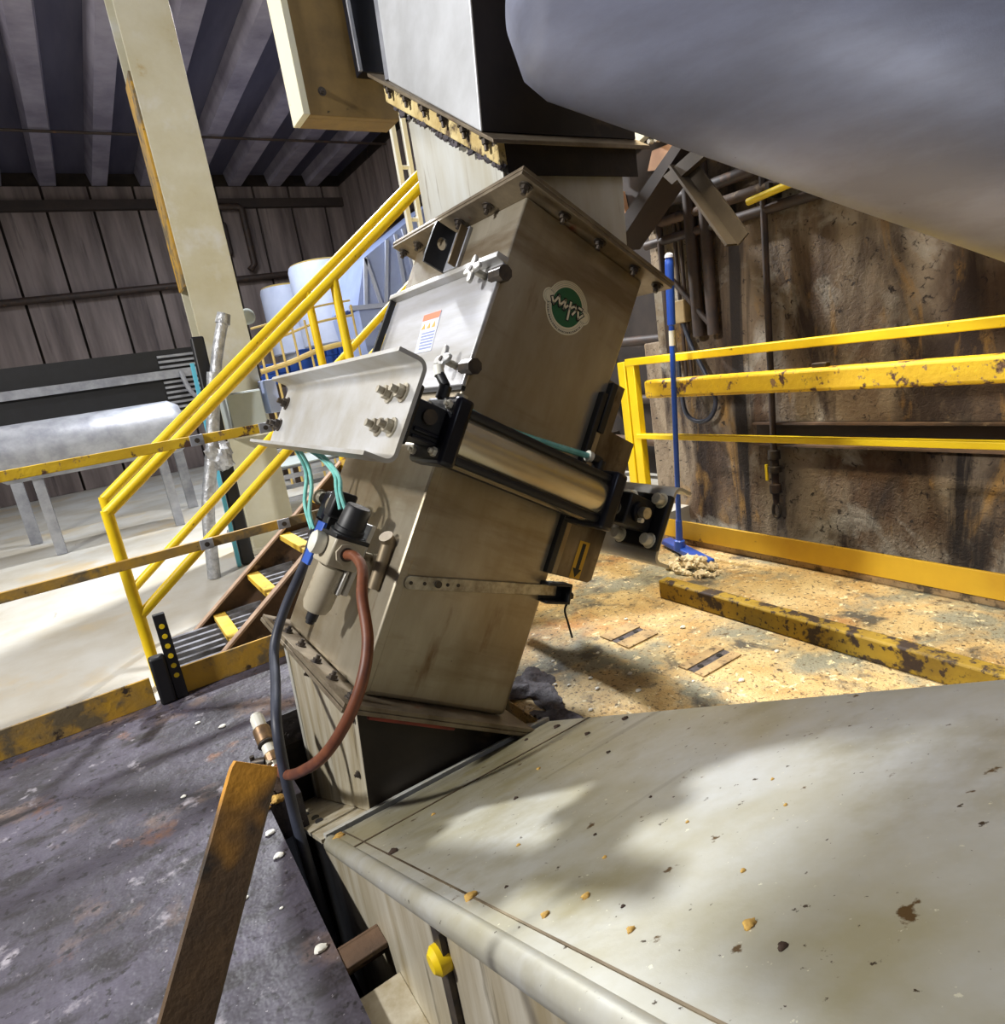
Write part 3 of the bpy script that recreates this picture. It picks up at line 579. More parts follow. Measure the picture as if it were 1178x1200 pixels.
obj('drain_cock', G().cyl((.180, 1.88, .065), (.148, 1.905, .062), .013).cyl((.148, 1.905, .040), (.148, 1.905, .085), .007), 'bolt_dark', pf)
obj('pipe_leg', G().cyl((.200, 1.845, .045), (.200, 1.79, -.30), .014), 'pipe_dark', pf)

# ================================================================== INLET DUCT, HOOD, DRUM ABOVE
fl = lambda y: 1.632 + (y - 1.56) * .635       # the band climbs towards the back
idt = thing('inlet_duct', 'upright pale inlet duct entering the chute from above', 'duct', (1.113, 1.56, 1.40))
obj('duct_body', G().hexa([(1.113, 1.56, 1.572), (1.548, 1.56, 1.299), (1.548, 2.045, 1.299), (1.113, 2.045, 1.572), (1.113, 1.56, fl(1.56)), (1.565, 1.56, fl(1.56)), (1.565, 2.045, fl(2.045)), (1.113, 2.045, fl(2.045))]), 'duct', idt, .004)
obj('corner_seam', G().beam((1.108, 2.045, 1.58), (1.108, 2.045, fl(2.045)), .012, .012), 'steel_dark', idt)
for k, xx in enumerate((1.18, 1.225, 1.27, 1.33)):
    pass
def strip(xa, xb, y0, y1, d0, d1): return G().hexa([(xa, y0, fl(y0) + d0), (xb, y0, fl(y0) + d0), (xb, y1, fl(y1) + d0), (xa, y1, fl(y1) + d0), (xa, y0, fl(y0) + d1), (xb, y0, fl(y0) + d1), (xb, y1, fl(y1) + d1), (xa, y1, fl(y1) + d1)])
bd = obj('flange_band', strip(1.085, 1.113, 1.53, 2.12, -.005, .058), 'band', idt, .004, label='caked yellow flange band')
obj('shaded_sooty_band', strip(1.113, 1.60, 1.53, 1.56, -.03, .058), 'sooty_shade', idt, .003, label='sooty flange front, painted blacker for shade')  # sooty band front, painted blacker to carry its shade
rk = random.Random(11)
cg = G()
for k in range(60):
    yy = 1.54 + k * .0096; q_ = blob((1.092 + rk.uniform(-.003, .012), yy, fl(yy) - .010 + rk.uniform(-.008, .006)), rk.uniform(.004, .012), 200 + k, (.8, 1.3, .8), .6, 4); cg.add(q_.v, q_.f)
obj('black_crust', cg, 'sludge', bd)
hp = obj('flange_plate', G().hexa([(1.055, 1.50, fl(1.50) + .058), (1.63, 1.50, fl(1.50) + .058), (1.63, 2.16, fl(2.16) + .058), (1.055, 2.16, fl(2.16) + .058), (1.055, 1.50, fl(1.50) + .070), (1.63, 1.50, fl(1.50) + .070), (1.63, 2.16, fl(2.16) + .070), (1.055, 2.16, fl(2.16) + .070)]), 'flange', idt, .002)
for yy in (1.56, 1.66, 1.76, 1.86, 1.96, 2.06):
    bolt(hp, (1.072, yy, fl(yy) + .058), (0, 0, -1), .011, .020)
hd = thing('hood', 'pale sheet metal hood above the yellow flange band', 'hood', (1.10, 1.54, fl(1.54) + .07))
obj('hood_body', G().hexa([(1.055, 1.55, fl(1.55) + .07), (1.62, 1.55, fl(1.55) + .07), (1.62, 2.07, fl(2.07) + .07), (1.08, 2.07, fl(2.07) + .07), (1.20, 1.62, 2.9), (1.70, 1.62, 2.9), (1.70, 2.20, 2.9), (1.18, 2.20, 2.9)]), 'hood', hd, .004)
obj('hood_front', G().hexa([(1.058, 1.546, fl(1.55) + .071), (1.618, 1.546, fl(1.55) + .071), (1.618, 1.551, fl(1.55) + .071), (1.058, 1.551, fl(1.55) + .071), (1.203, 1.616, 2.899), (1.697, 1.616, 2.899), (1.697, 1.621, 2.899), (1.203, 1.621, 2.899)]), 'dark_sheet', hd, label='dark hood front')  # near-black sheet over the front of the pale hood
obj('hood_seam', G().beam((1.08, 2.07, fl(2.07) + .07), (1.18, 2.20, 2.9), .014, .014), 'galv', hd)
# drum: a thick inclined round pipe crossing overhead on the right
s1, s2 = Vector((1.20, 1.144, 1.560)), Vector((1.536, .878, 1.336))
ax = (s2 - s1).normalized(); mid = (s1 + s2) / 2; view = (mid - Vector((0, 0, 1.12))).normalized()
nrm = ax.cross(view).normalized()
if nrm.z < 0: nrm = -nrm
RD = .36
c0 = s1 + nrm * RD * 1.0 - ax * .30 + view * .10
dm = thing('overhead_drum', 'large grey inclined drum pipe crossing overhead at upper right', 'pipe', tuple(c0))
obj('drum_shell', G().lathe(c0, ax, [(-.10, .02), (-.095, .16), (-.06, .27), (0, .34), (.06, RD), (1.72, RD)], 64), 'drum', dm)
obj('weld_seam', G().lathe(c0 + ax * 1.25, ax, [(0, RD), (.004, RD + .004), (.014, RD + .004), (.018, RD)], 64), 'drum', dm)
# ochre beam, bracket plates and ladder to the left of the hood
ob = thing('ochre_beam', 'ochre steel beam end with a cream end plate beside the hood', 'beam', (.88, 2.3, 2.0))
obj('web', G().box((.885, 2.30, 2.00), (1.22, 2.33, 2.45)), 'ochre', ob, .002)
obj('end_plate', G().box((.862, 2.295, 2.00), (.886, 2.42, 2.45)), 'cream', ob, .002)
obj('flange', G().box((.885, 2.33, 2.00), (1.22, 2.42, 2.015)), 'ochre', ob)
bolt(ob, (.945, 2.30, 2.075), (0, -1, 0), .010, .008); bolt(ob, (1.20, 2.30, 2.085), (0, -1, 0), .011, .008)
sd = thing('dark_cabinet', 'dark navy cabinet face behind the ochre beam', 'cabinet', (1.10, 2.25, 2.12))
obj('cabinet_body', G().box((1.075, 2.235, 2.12), (1.26, 2.29, 2.75)), M['cap'], sd, .003)
obj('cabinet_edge', G().box((1.065, 2.23, 2.12), (1.076, 2.24, 2.75)), 'galv', sd); obj('cabinet_edge', G().box((1.17, 2.228, 2.10), (1.176, 2.236, 2.75)), 'galv', sd)
la = thing('cage_ladder', 'slim white ladder rails standing behind the inlet duct', 'ladder', (1.94, 3.7, 0))
for xx in (1.905, 1.98): obj('rail', G().beam((xx, 3.7, 0), (xx, 3.7, 4.0), .027, .03, (0, 1, 0)), 'plastic_white', la)
for k in range(13): obj('rung', G().cyl((1.905, 3.7, .25 + k * .29), (1.98, 3.7, .25 + k * .29), .012, n=8), 'plastic_white', la)

# ================================================================== RIGHT SIDE: GATE, KERB, BROOM
gt = thing('yellow_gate', 'yellow painted steel gate and guard rail before the stained wall', 'gate', (2.46, 2.5, 0))
obj('top_rail', G().box((2.44, -1.2, .962), (2.49, 2.56, .999)), 'yellow', gt, .004)
obj('mid_rail', G().box((2.439, -1.2, .572), (2.478, 2.53, .598)), 'yellow', gt, .003)
obj('post', G().box((2.443, 2.50, 0), (2.487, 2.555, .985)), 'yellow', gt, .004)
obj('post', G().box((2.45, 2.575, 0), (2.52, 2.63, .985)), 'yellow', gt, .004)
obj('post', G().box((2.443, .45, 0), (2.487, .505, .985)), 'yellow', gt, .004)
obj('toe_plate', G().box((2.462, -1.2, .035), (2.475, 2.5, .132)), 'kick', gt, .002)
obj('sill', G().box((2.476, -1.2, 0), (2.52, 2.5, .05)), 'pink', gt, .003)
tb = thing('barrier_beam', 'thick rust-spotted yellow barrier beam across the gate', 'beam', (2.40, 1.9, .80))
obj('beam', G().box((2.345, -.6, .800), (2.415, 2.345, .888)), 'yellow_worn', tb, .014, seg=3)
obj('latch', G().box((2.37, 1.41, .888), (2.40, 1.47, .906)), 'bolt_dark', tb, .004)
obj('hanger', G().box((2.415, 1.55, .80), (2.442, 1.62, .88)).box((2.415, .6, .80), (2.442, .67, .88)), 'yellow_worn', tb)
kb_ = thing('kerb_beam', 'chipped yellow kerb beam lying on the rusty plate floor', 'kerb', (1.89, 1.5, 0))
obj('kerb', G().box((1.865, -.8, 0), (1.925, 1.895, .082)), 'kerb', kb_, .008)
br = thing('floor_squeegee', 'blue long-handled floor squeegee leaning on the barrier beam', 'squeegee', (2.33, 2.2, 0))
b0, b1 = Vector((2.37, 2.225, .055)), Vector((2.318, 2.083, 1.43))
at = lambda s: b0 + (b1 - b0) * s
b0 = Vector((2.33, 2.188, .07)); b1 = Vector((2.318, 2.083, 1.43))
obj('handle', G().cyl(at(.02), at(.78), .0125), 'broom_blue', br)
obj('grip', G().lathe(at(.78), b1 - b0, [(0, .013), (.006, .0185), (.26, .0195), (.285, .018), (.295, .010)], 16), 'broom_blue', br)
obj('grip_cap', G().lathe(at(.995), b1 - b0, [(0, .0195), (.012, .018), (.02, .008)], 16), 'label_paper', br)
obj('handle_tag', G().cyl(at(.715), at(.765), .0136, n=12), 'plastic_white', br)
obj('socket', G().lathe(at(-.03), b1 - b0, [(0, .030), (.05, .026), (.055, .018), (.16, .016)], 12), 'broom_blue', br)
hw = Vector((-.11, -.30, 0)).normalized()
hc = Vector((2.335, 2.16, .028))
obj('head', G().beam(hc - hw * .21, hc + hw * .23, .060, .030), 'broom_blue', br, .006)
obj('blade', G().beam(hc - hw * .21 + Vector((0, 0, -.015)), hc + hw * .23 + Vector((0, 0, -.015)), .014, .026), 'blue_plastic', br)
rp = thing('residue_pile', 'heap of pale crumbly grain residue beside the blue squeegee', 'residue', (2.2, 2.0, 0))
rr = random.Random(5)
for k in range(46):
    an = rr.uniform(0, 6.28); q_ = rr.random() ** .6; r = rr.uniform(.012, .030)
    dx, dy = .085 * q_ * math.cos(an), .13 * q_ * math.sin(an)
    obj('lump', blob((2.205 + dx, 1.985 + dy, max(r * .5, .070 * (1 - q_) * rr.uniform(.5, 1.1))), r, 20 + k, (1, 1, .8), .7, 5), 'rubble', rp)
# plates let into the floor
for k, (a, b, c, d_) in enumerate([(1.445, 1.655, 1.60, 1.815), (1.46, 1.32, 1.655, 1.43)]):
    pt = thing('floor_plate', ['worn rectangular plate on the rusty floor nearer the chute', 'split rectangular plate on the rusty floor nearer the kerb'][k], 'plate', (a, b, 0), False, 'plates on the rusty floor')
    m3 = (b + d_) / 2
    obj('plate_half', G().box((a, b, 0), (c, m3 - .016, .006)), 'pink', pt, .001); obj('plate_half', G().box((a, m3 + .016, 0), (c, d_, .006)), 'pink', pt, .001)
    obj('plate_gap', G().box((a + .005, m3 - .016, 0), (c - .005, m3 + .016, .002)), 'sludge', pt)
    for s_ in (.25, .75): obj('bolt_hole', G().cyl((a + (c - a) * s_, m3, .001), (a + (c - a) * s_, m3, .004), .011, n=10), 'black', pt)
# pale chips scattered on both floors
rc = random.Random(3)
chips = [(.120, 1.635, .011), (.117, 1.531, .011), (.118, 1.191, .012), (.119, 2.345, .011), (-.05, 2.0, .007), (.02, 1.45, .006), (.05, 2.45, .008), (.08, 1.36, .004)]
for k, (xx, yy, r) in enumerate(chips):
    solo('pale_chip', blob((xx, yy, r * .35), r, k, (1.2, .9, .5), .2, 6), 'chip', 'small pale chip lying on the dark concrete floor', 'chip', 'pale chips on the dark floor')
for k, (xx, yy) in enumerate([(1.13, 1.62), (1.21, 1.60), (1.10, 1.66), (1.18, 1.53), (1.32, 1.52), (1.55, 1.55), (1.42, 1.33), (1.52, 1.22), (1.35, 1.72), (1.20, 1.80), (1.70, 1.62), (1.08, 1.45), (1.26, 1.42), (1.62, 1.85), (1.75, 1.25)]):
    r = rc.uniform(.005, .010)
    solo('pale_chip', blob((xx, yy, r * .35), r, k + 40, (1.2, .9, .5), .2, 6), 'chip', 'small pale chip lying on the rusty plate floor', 'chip', 'pale chips on the rusty floor')
# pipes and fittings on the stained wall
dp_ = thing('drop_pipe', 'rusty drop pipe with valve and chain link hanging on the stained wall', 'pipe', (3.05, 2.12, .05))
obj('pipe', G().cyl((3.05, 2.10, 2.3), (3.05, 2.125, .36), .017), 'pipe_dark', dp_)
obj('valve', G().lathe((3.05, 2.125, .40), (0, .005, -1), [(0, .018), (.005, .032), (.05, .034), (.06, .024), (.09, .024), (.095, .036), (.125, .036), (.13, .022)], 12), 'bolt_dark', dp_)
obj('valve_lever', G().box((3.02, 2.152, .23), (3.03, 2.166, .32)), 'yellow', dp_)
obj('reducer', G().lathe((3.05, 2.126, .27), (0, .005, -1), [(0, .020), (.06, .020), (.065, .032), (.11, .032), (.12, .020), (.18, .014)], 12), 'pipe_dark', dp_)
ringp = [(3.05, 2.127 + .022 * math.cos(t_ * math.pi / 8), .055 + .042 * math.sin(t_ * math.pi / 8)) for t_ in range(17)]
obj('link', G().tube(ringp, .009, 8), 'bolt_dark', dp_)
rl_ = thing('wall_channel', 'dark steel channel rail bolted to the stained wall', 'rail', (3.08, 1.0, .42))
obj('flange', G().box((3.05, -1.2, .535), (3.10, 2.25, .545)), 'rust_brown', rl_); obj('flange', G().box((3.05, -1.2, .418), (3.10, 2.25, .428)), 'rust_brown', rl_)
obj('web', G().box((3.085, -1.2, .418), (3.10, 2.25, .545)), 'beam_brown', rl_)
jb = thing('junction_box', 'small tan junction box with conduits on the stained wall', 'junction box', (3.07, 2.68, 1.15))
obj('box', G().box((3.02, 2.635, 1.14), (3.10, 2.715, 1.27)), 'wood', jb, .006)
for yy in (2.655, 2.695):
    obj('conduit', G().cyl((3.06, yy, 1.14), (3.06, yy, .82), .011), 'pipe_dark', jb); obj('conduit', G().cyl((3.06, yy, 1.27), (3.06, yy, 1.75), .011), 'pipe_dark', jb)
solo('looped_cable', G().tube(spl([(3.05, 2.68, 1.14), (3.04, 2.62, 1.0), (3.03, 2.52, .82), (3.03, 2.47, .68), (3.03, 2.52, .58), (3.03, 2.62, .56), (3.03, 2.70, .62), (3.04, 2.73, .80), (3.05, 2.74, .95)]), .013, 10), 'hose_black', 'dark cable hanging in a loop on the stained wall', 'cable')
for k, (yy, z0, z1, r) in enumerate([(2.57, 1.05, 2.2, .035), (2.47, 1.05, 2.2, .032), (2.80, .95, 2.2, .02)]):
    solo('wall_pipe', G().cyl((3.055, yy, z0), (3.055, yy, z1), r), 'pipe_dark', ['thick dark upright pipe right of the junction box', 'dark upright pipe nearest the drop pipe', 'thin dark upright pipe near the end of the stained wall'][k], 'pipe', 'dark pipes on the stained wall')
solo('wall_pipe', G().cyl((3.04, 2.75, 1.42), (3.04, 2.47, 1.10), .016), 'pipe_dark', 'thin dark pipe running aslant across the upright wall pipes', 'pipe', 'dark pipes on the stained wall')
for k, (z, r, m_) in enumerate([(1.80, .032, 'pipe_dark'), (1.70, .028, 'rust_brown'), (1.60, .026, 'pipe_dark')]):
    solo('level_pipe', G().cyl((3.06, -.5, z), (3.06, 2.92, z + .02), r), m_, ['topmost dark level pipe along the stained wall under the drum', 'rusty level pipe along the stained wall between two dark ones', 'lowest dark level pipe along the stained wall'][k], 'pipe', 'level pipes on the stained wall')
yp = thing('yellow_pipe', 'short yellow level pipe below the drum', 'pipe', (3.0, 1.9, 1.66))
obj('pipe', G().cyl((3.0, 2.16, 1.665), (3.0, 1.58, 1.71), .018), 'yellow', yp)
for yy in (2.05, 1.68): obj('pipe_clip', G().box((3.0, yy - .01, 1.655), (3.10, yy + .01, 1.72)), 'bolt_dark', yp)
# steelwork under the roof at upper right
rb = thing('roof_beam', 'dark brown sloping roof beam with tan flange ends beside the inlet duct', 'beam', (2.7, 2.65, 1.6))
pY = lambda u, v, t: (t, u, v)
obj('web', G().prism([(2.80, 1.64), (2.66, 1.70), (2.20, 2.02), (2.05, 2.20), (2.30, 2.45), (2.80, 2.45)], pY, 2.70, 2.73), 'beam_brown', rb)
obj('lower_flange', G().hexa([(2.60, 2.72, 1.57), (2.80, 2.72, 1.57), (2.80, 2.78, 1.63), (2.60, 2.78, 1.63), (2.60, 2.05, 2.02), (2.80, 2.05, 2.02), (2.80, 2.08, 2.05), (2.60, 2.08, 2.05)]), 'beam_brown', rb)
obj('tan_end', G().prism([(2.80, 1.56), (2.69, 1.60), (2.58, 1.72), (2.66, 1.73), (2.68, 1.86), (2.80, 1.90)], pY, 2.66, 2.69), 'beam_tan', rb)
obj('tan_plate', G().prism([(2.48, 1.90), (2.30, 1.86), (2.22, 1.97), (2.44, 1.98)], pY, 2.66, 2.69), 'beam_tan', rb)
obj('pale_gusset', G().prism([(2.73, 1.93), (2.60, 2.02), (2.35, 2.08), (2.52, 2.16), (2.73, 2.14)], pY, 2.64, 2.68), 'cream', rb)
for k in range(7): obj('bolt', G().cyl((2.65, 2.42 - k * .045, 2.015 - k * .006), (2.62, 2.42 - k * .045, 2.015 - k * .006), .011, n=6), 'white_bolt', rb)
bc = thing('angle_brace', 'grey-brown steel angle brace sloping down below the drum', 'brace', (2.7, 1.97, 1.42))
obj('leg', G().beam((2.62, 2.27, 1.86), (2.62, 1.98, 1.44), .012, .085, (1, 0, 0)), 'brace', bc)
obj('leg', G().beam((2.66, 2.235, 1.875), (2.655, 1.945, 1.455), .07, .012, (1, 0, 0)), 'brace', bc)
obj('gusset', G().prism([(2.33, 1.83), (2.10, 1.90), (2.02, 1.86), (2.28, 1.78)], pY, 2.60, 2.64), 'brace', bc)
# pipes in the dark recess
for k, z in enumerate((.30, .62, 1.05)):
    t_ = thing('recess_pipe', ['lowest reddish pipe in the dark recess behind the gate post', 'middle dark pipe in the recess behind the gate post', 'uppermost dark pipe in the recess behind the gate post'][k], 'pipe', (3.5, 3.4, z), False, 'pipes in the dark recess')
    obj('pipe', G().cyl((3.5, 2.95, z), (3.5, 4.4, z + .05), .035), 'rust_brown' if k == 0 else 'pipe_dark', t_)
    for yy in (3.2, 4.1): obj('wall_clip', G().box((3.5, yy - .015, z + .0), (3.75, yy + .015, z + .045)), 'bolt_dark', t_)
solo('recess_post', G().box((3.12, 2.94, -.005), (3.30, 3.08, 1.05)), 'wall_stained', 'stained concrete post at the broken end of the stained wall', 'post', bevel=.01)

# ================================================================== LEFT SIDE: GUARD RAIL, STAIRS
gl_ = thing('platform_guard_rail', 'chipped yellow flat-bar guard rail in front of the stairs', 'guard rail', (.2, 2.78, 0))
obj('top_rail', G().box((-2.6, 2.765, .966), (.66, 2.785, 1.004)), 'yellow_worn', gl_, .002)
obj('mid_rail', G().box((-2.6, 2.765, .556), (.80, 2.785, .594)), 'yellow_old', gl_, .002)
obj('toe_plate', G().box((.02, 2.77, 0), (.95, 2.782, .112)), 'yellow_old', gl_, .002)
obj('toe_plate', G().box((-2.6, 2.77, 0), (-.06, 2.782, .112)), 'yellow_old', gl_, .002)
for (xx, z) in ((.335, .985), (.60, .985), (.27, .575), (.58, .575)):
    j = obj('splice_clip', G().box((xx - .025, 2.757, z - .021), (xx + .025, 2.766, z + .021)), 'galv', gl_, .002)
    obj('clip_bolt', G().cyl((xx, 2.757, z), (xx, 2.751, z), .010, n=8), 'bolt_dark', j)
obj('post', G().box((-1.0, 2.786, 0), (-.95, 2.80, 1.0)), 'yellow_worn', gl_)
cp = thing('slotted_post', 'black slotted post with yellow holes at the foot of the stairs', 'post', (.03, 2.75, 0))
obj('post', G().box((.012, 2.735, 0), (.055, 2.762, .36)), 'black', cp, .003)
for k in range(6): obj('slot', G().cyl((.034, 2.735, .10 + k * .042), (.034, 2.732, .10 + k * .042), .010, n=10), 'yellow', cp)
obj('foot', G().box((-.045, 2.72, 0), (.012, 2.77, .20)), 'black', cp, .01)

stz = lambda x: .025 + .73 * (x - .20)
sw_ = thing('steel_stairs', 'rusty brown steel stairs with yellow nosings and pipe handrails', 'stairs', (.1, 2.95, 0))
for yy in (2.95, 3.50):
    sg = obj('stringer', G().prism([(-.02, 0), (.17, 0), (3.0, stz(3.0) - .03), (3.0, stz(3.0) - .24), (.35, 0 - .0), (.35, .0)][:4] if False else [(.14, -.0), (.50, 0), (3.0, stz(3.0) - .26), (3.0, stz(3.0)), (.165, 0.0)], lambda u_, v_, t_: (u_, t_, v_), yy, yy + .012), 'rust_brown', sw_)
    obj('top_flange', G().beam((.165, yy - .012, stz(.165)), (3.0, yy - .012, stz(3.0)), .045, .010, (0, 0, 1)), 'stringer_edge', sg)
for k in range(-1, 9):
    xx = .283 + k * .207; zz = .058 + k * .160
    if zz < 0: zz = -.004
    td = obj('tread', G().box((xx, 2.962, zz - .030), (xx + .012, 3.50, zz)).box((xx + .235, 2.962, zz - .03), (xx + .245, 3.50, zz)), 'rust_brown', sw_) if k >= 0 else None
    if td:
        obj('nosing', G().box((xx - .004, 2.964, zz - .028), (xx + .055, 3.498, zz + .003)), 'nosing', td, .002)
        for j in range(7):
            yy = 3.00 + j * .08
            obj('grating_bar', G().box((xx + .055, yy, zz - .025), (xx + .235, yy + .02, zz)), 'grating', td)
fg = thing('floor_grate', 'small steel bar grate at the foot of the stairs', 'grate', (.05, 2.80, 0))
obj('drain_pan', G().box((.03, 2.80, -.005), (.30, 3.50, .002)), 'pit', fg)
for j in range(8): obj('grate_bar', G().box((.035, 2.84 + j * .085, .002), (.29, 2.865 + j * .085, .026)), 'grating', fg)
for yy, lab in ((2.98, 0), (3.49, 1)):
    up = .90 if lab == 0 else .905
    obj('handrail', G().tube([(-.03, yy, stz(-.03) + up), (3.0, yy, stz(3.0) + up)], .0225, 12), 'yellow', sw_)
    obj('mid_handrail', G().tube([(-.03, yy, stz(-.03) + .45), (3.0, yy, stz(3.0) + .45)], .0205, 12), 'yellow', sw_)
    obj('handrail_post', G().cyl((-.03, yy, -.005), (-.03, yy, stz(-.03) + up + .012), .0225, n=12), 'yellow', sw_)
    for xx in ((1.10, 2.2) if lab == 0 else (1.13, 2.3)):
        obj('handrail_post', G().cyl((xx, yy, stz(xx) - .12), (xx, yy, stz(xx) + up), .0215, n=12), 'yellow', sw_)

# ================================================================== FOREGROUND LEFT
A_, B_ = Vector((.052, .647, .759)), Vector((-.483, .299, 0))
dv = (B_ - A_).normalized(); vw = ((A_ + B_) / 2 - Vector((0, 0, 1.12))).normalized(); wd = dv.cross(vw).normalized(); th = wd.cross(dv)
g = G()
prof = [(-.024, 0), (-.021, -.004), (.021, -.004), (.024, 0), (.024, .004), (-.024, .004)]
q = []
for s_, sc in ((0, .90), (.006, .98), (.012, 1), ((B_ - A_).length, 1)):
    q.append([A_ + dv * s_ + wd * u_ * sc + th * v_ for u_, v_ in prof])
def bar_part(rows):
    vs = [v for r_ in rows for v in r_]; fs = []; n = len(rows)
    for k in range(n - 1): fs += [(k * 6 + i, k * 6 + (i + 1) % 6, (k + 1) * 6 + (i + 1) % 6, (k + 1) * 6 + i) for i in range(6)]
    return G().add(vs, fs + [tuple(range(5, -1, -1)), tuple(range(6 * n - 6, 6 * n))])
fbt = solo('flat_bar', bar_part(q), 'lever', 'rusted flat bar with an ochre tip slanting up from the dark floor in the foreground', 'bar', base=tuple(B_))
ai = thing('angle_iron', 'short brown angle iron bridging the pit beside the trough', 'angle iron', (.19, 1.15, -.02))
obj('leg', G().box((.143, 1.115, -.015), (.236, 1.17, -.003)), 'rust_brown', ai, .002)
obj('leg', G().box((.143, 1.165, -.075), (.236, 1.175, -.003)), 'rust_brown', ai, .002)
solo('pit_plate', G().box((.146, .86, -.05), (.236, 1.07, -.038)), 'stub', 'pale dirty sheet lying in the pit below the trough edge', 'sheet', bevel=.002)
for k, (xx, yy, r) in enumerate([(.205, 1.73, .018), (.19, 1.76, .02), (.17, 1.72, .014), (.22, 1.78, .02), (.215, 1.84, .016)]):
    solo('dirt_clod', blob((xx - .035, yy + .03, r * .4), r, 70 + k, (1, 1, .6), .4, 7), 'crumb_dark' if k % 2 else 'crumb', 'clod of dirt at the pit corner near the pipe fitting', 'clod', 'dirt clods at the pit corner')

# ================================================================== THE HALL
cl_ = thing('hall_column', 'broad cream painted steel column behind the handrails', 'column', (.95, 5.05, 0))
obj('flange', G().box((.785, 4.90, 0), (1.11, 4.925, 4.84)), 'column', cl_, .003)
obj('flange', G().box((.785, 5.20, 0), (1.11, 5.225, 4.84)), 'column', cl_, .003)
obj('web', G().box((.935, 4.925, 0), (.96, 5.20, 4.84)), 'column', cl_)
obj('base_plate', G().box((.72, 4.82, 0), (1.18, 5.30, .03)), 'column', cl_)
obj('side_trim', G().box((.772, 4.93, 1.9), (.786, 5.19, 3.2)), 'yellow_old', cl_)
solo('wall_disc', G().lathe((1.135, 4.98, 1.67), (.3, -1, 0), [(0, .055), (.03, .055), (.04, .04)], 20), 'panel_grey', 'round grey fitting on the edge of the cream column', 'fitting')
gc = thing('grey_cabinet', 'flat grey control cabinet on the cream column', 'cabinet', (.92, 4.6, .87))
obj('cabinet_body', G().box((.795, 4.62, .862), (1.03, 4.90, 1.158)), 'panel_grey', gc, .006); obj('cabinet_door', G().box((.80, 4.606, .87), (1.025, 4.62, 1.15)), 'panel_grey', gc, .004)
obj('door_frame', G().box((.79, 4.615, .850), (1.035, 4.63, .864)), 'plastic_white', gc)
solo('blue_cabinet', G().box((1.085, 4.70, .98), (1.165, 4.9, 1.21)), 'hopper', 'narrow pale blue cabinet right of the grey control cabinet', 'cabinet', bevel=.004)
wp_ = thing('wrapped_pole', 'silver foil-wrapped pole standing before the cream column', 'pole', (.44, 4.5, 0))
obj('pole', G().tube(spl([(.43, 4.5, 0), (.50, 4.5, .44), (.63, 4.5, .86), (.745, 4.5, 1.30)], 6), .042, 10), 'foil', wp_)
obj('upper_pole', G().tube(spl([(.745, 4.5, 1.26), (.80, 4.5, 1.42), (.875, 4.5, 1.60)], 6), .036, 10), 'foil', wp_)
obj('pole_cap', G().cyl((.872, 4.5, 1.59), (.895, 4.5, 1.65), .046, .040), 'foil', wp_)
obj('wrap_knot', blob((.66, 4.48, .78), .07, 3, (1, .8, 1.4), .6), 'foil', wp_)
bb_ = thing('black_board', 'long black board with a cyan edge leaning on the cream column', 'board', (.66, 4.6, .0))
obj('board', G().hexa([(.63, 4.60, .0), (.72, 4.60, .0), (.72, 4.66, .0), (.63, 4.66, .0), (.68, 4.60, 1.54), (.76, 4.60, 1.54), (.76, 4.66, 1.54), (.68, 4.66, 1.54)]), 'black', bb_, .012)
obj('cyan_edge', G().hexa([(.600, 4.60, .0), (.625, 4.60, .0), (.625, 4.63, .0), (.60, 4.63, .0), (.640, 4.60, 1.38), (.662, 4.60, 1.38), (.662, 4.63, 1.38), (.64, 4.63, 1.38)]), 'cyan', bb_)
# work table frames behind the column
tf_ = thing('table_frame', 'pale tubular steel table frame on the hall floor behind the stairs', 'frame', (1.4, 6, 0))
for (xx, yy) in ((1.32, 6.0), (1.32, 6.8), (2.3, 6.0), (2.3, 6.8)): obj('leg', G().box((xx - .025, yy - .025, 0), (xx + .025, yy + .025, .60)), 'cream', tf_)
for yy in (6.0, 6.8):
    for z in (.12, .33, .575): obj('rail', G().box((1.32, yy - .02, z), (2.3, yy + .02, z + .04)), 'galv', tf_)
obj('shelf', G().box((1.32, 6.0, .44), (2.3, 6.8, .45)), 'panel_grey', tf_)
# slatted conveyor at far left
cv_ = thing('slatted_conveyor', 'dark slatted conveyor with a steel side rail at far left', 'conveyor', (.9, 8.0, 0))
obj('side_rail', G().box((-.9, 7.96, 1.44), (1.2, 8.0, 1.53)), 'galv', cv_); obj('frame', G().box((-.9, 8.02, .9), (1.25, 8.06, 1.75)), 'black', cv_)
for k in range(14): obj('slat', G().box((.80, 7.985, .95 + k * .055), (1.22, 8.02, .975 + k * .055)), 'galv', cv_)
obj('leg', G().box((.70, 7.96, 0), (.80, 8.04, 1.2)), 'galv', cv_); obj('leg', G().box((-.8, 7.96, 0), (-.7, 8.04, 1.2)), 'galv', cv_)
obj('bent_pipe', G().tube(spl([(.98, 7.9, 1.50), (1.02, 7.9, 1.30), (1.10, 7.9, 1.18), (1.3, 7.9, 1.05)]), .025, 8), 'galv', cv_)
sv = thing('silver_tank', 'rounded silver tank lying under the slatted conveyor', 'tank', (.4, 7.0, .5))
obj('shell', G().lathe((-.8, 7.0, .95), (1, 0, 0), [(0, .05), (.02, .20), (.08, .25), (1.48, .25), (1.56, .20), (1.60, .05)], 24), 'galv', sv)
for xx in (-.5, .5): obj('leg', G().box((xx - .04, 6.95, 0), (xx + .04, 7.05, .75)), 'galv', sv)
solo('floor_hose_wrap', G().tube(spl([(.75, 5.6, .05), (.9, 5.3, .05), (1.05, 5.4, .05), (1.2, 5.1, .05)]), .05, 8), 'foil', 'pale wrapped bundle lying on the hall floor beside the column', 'bundle')
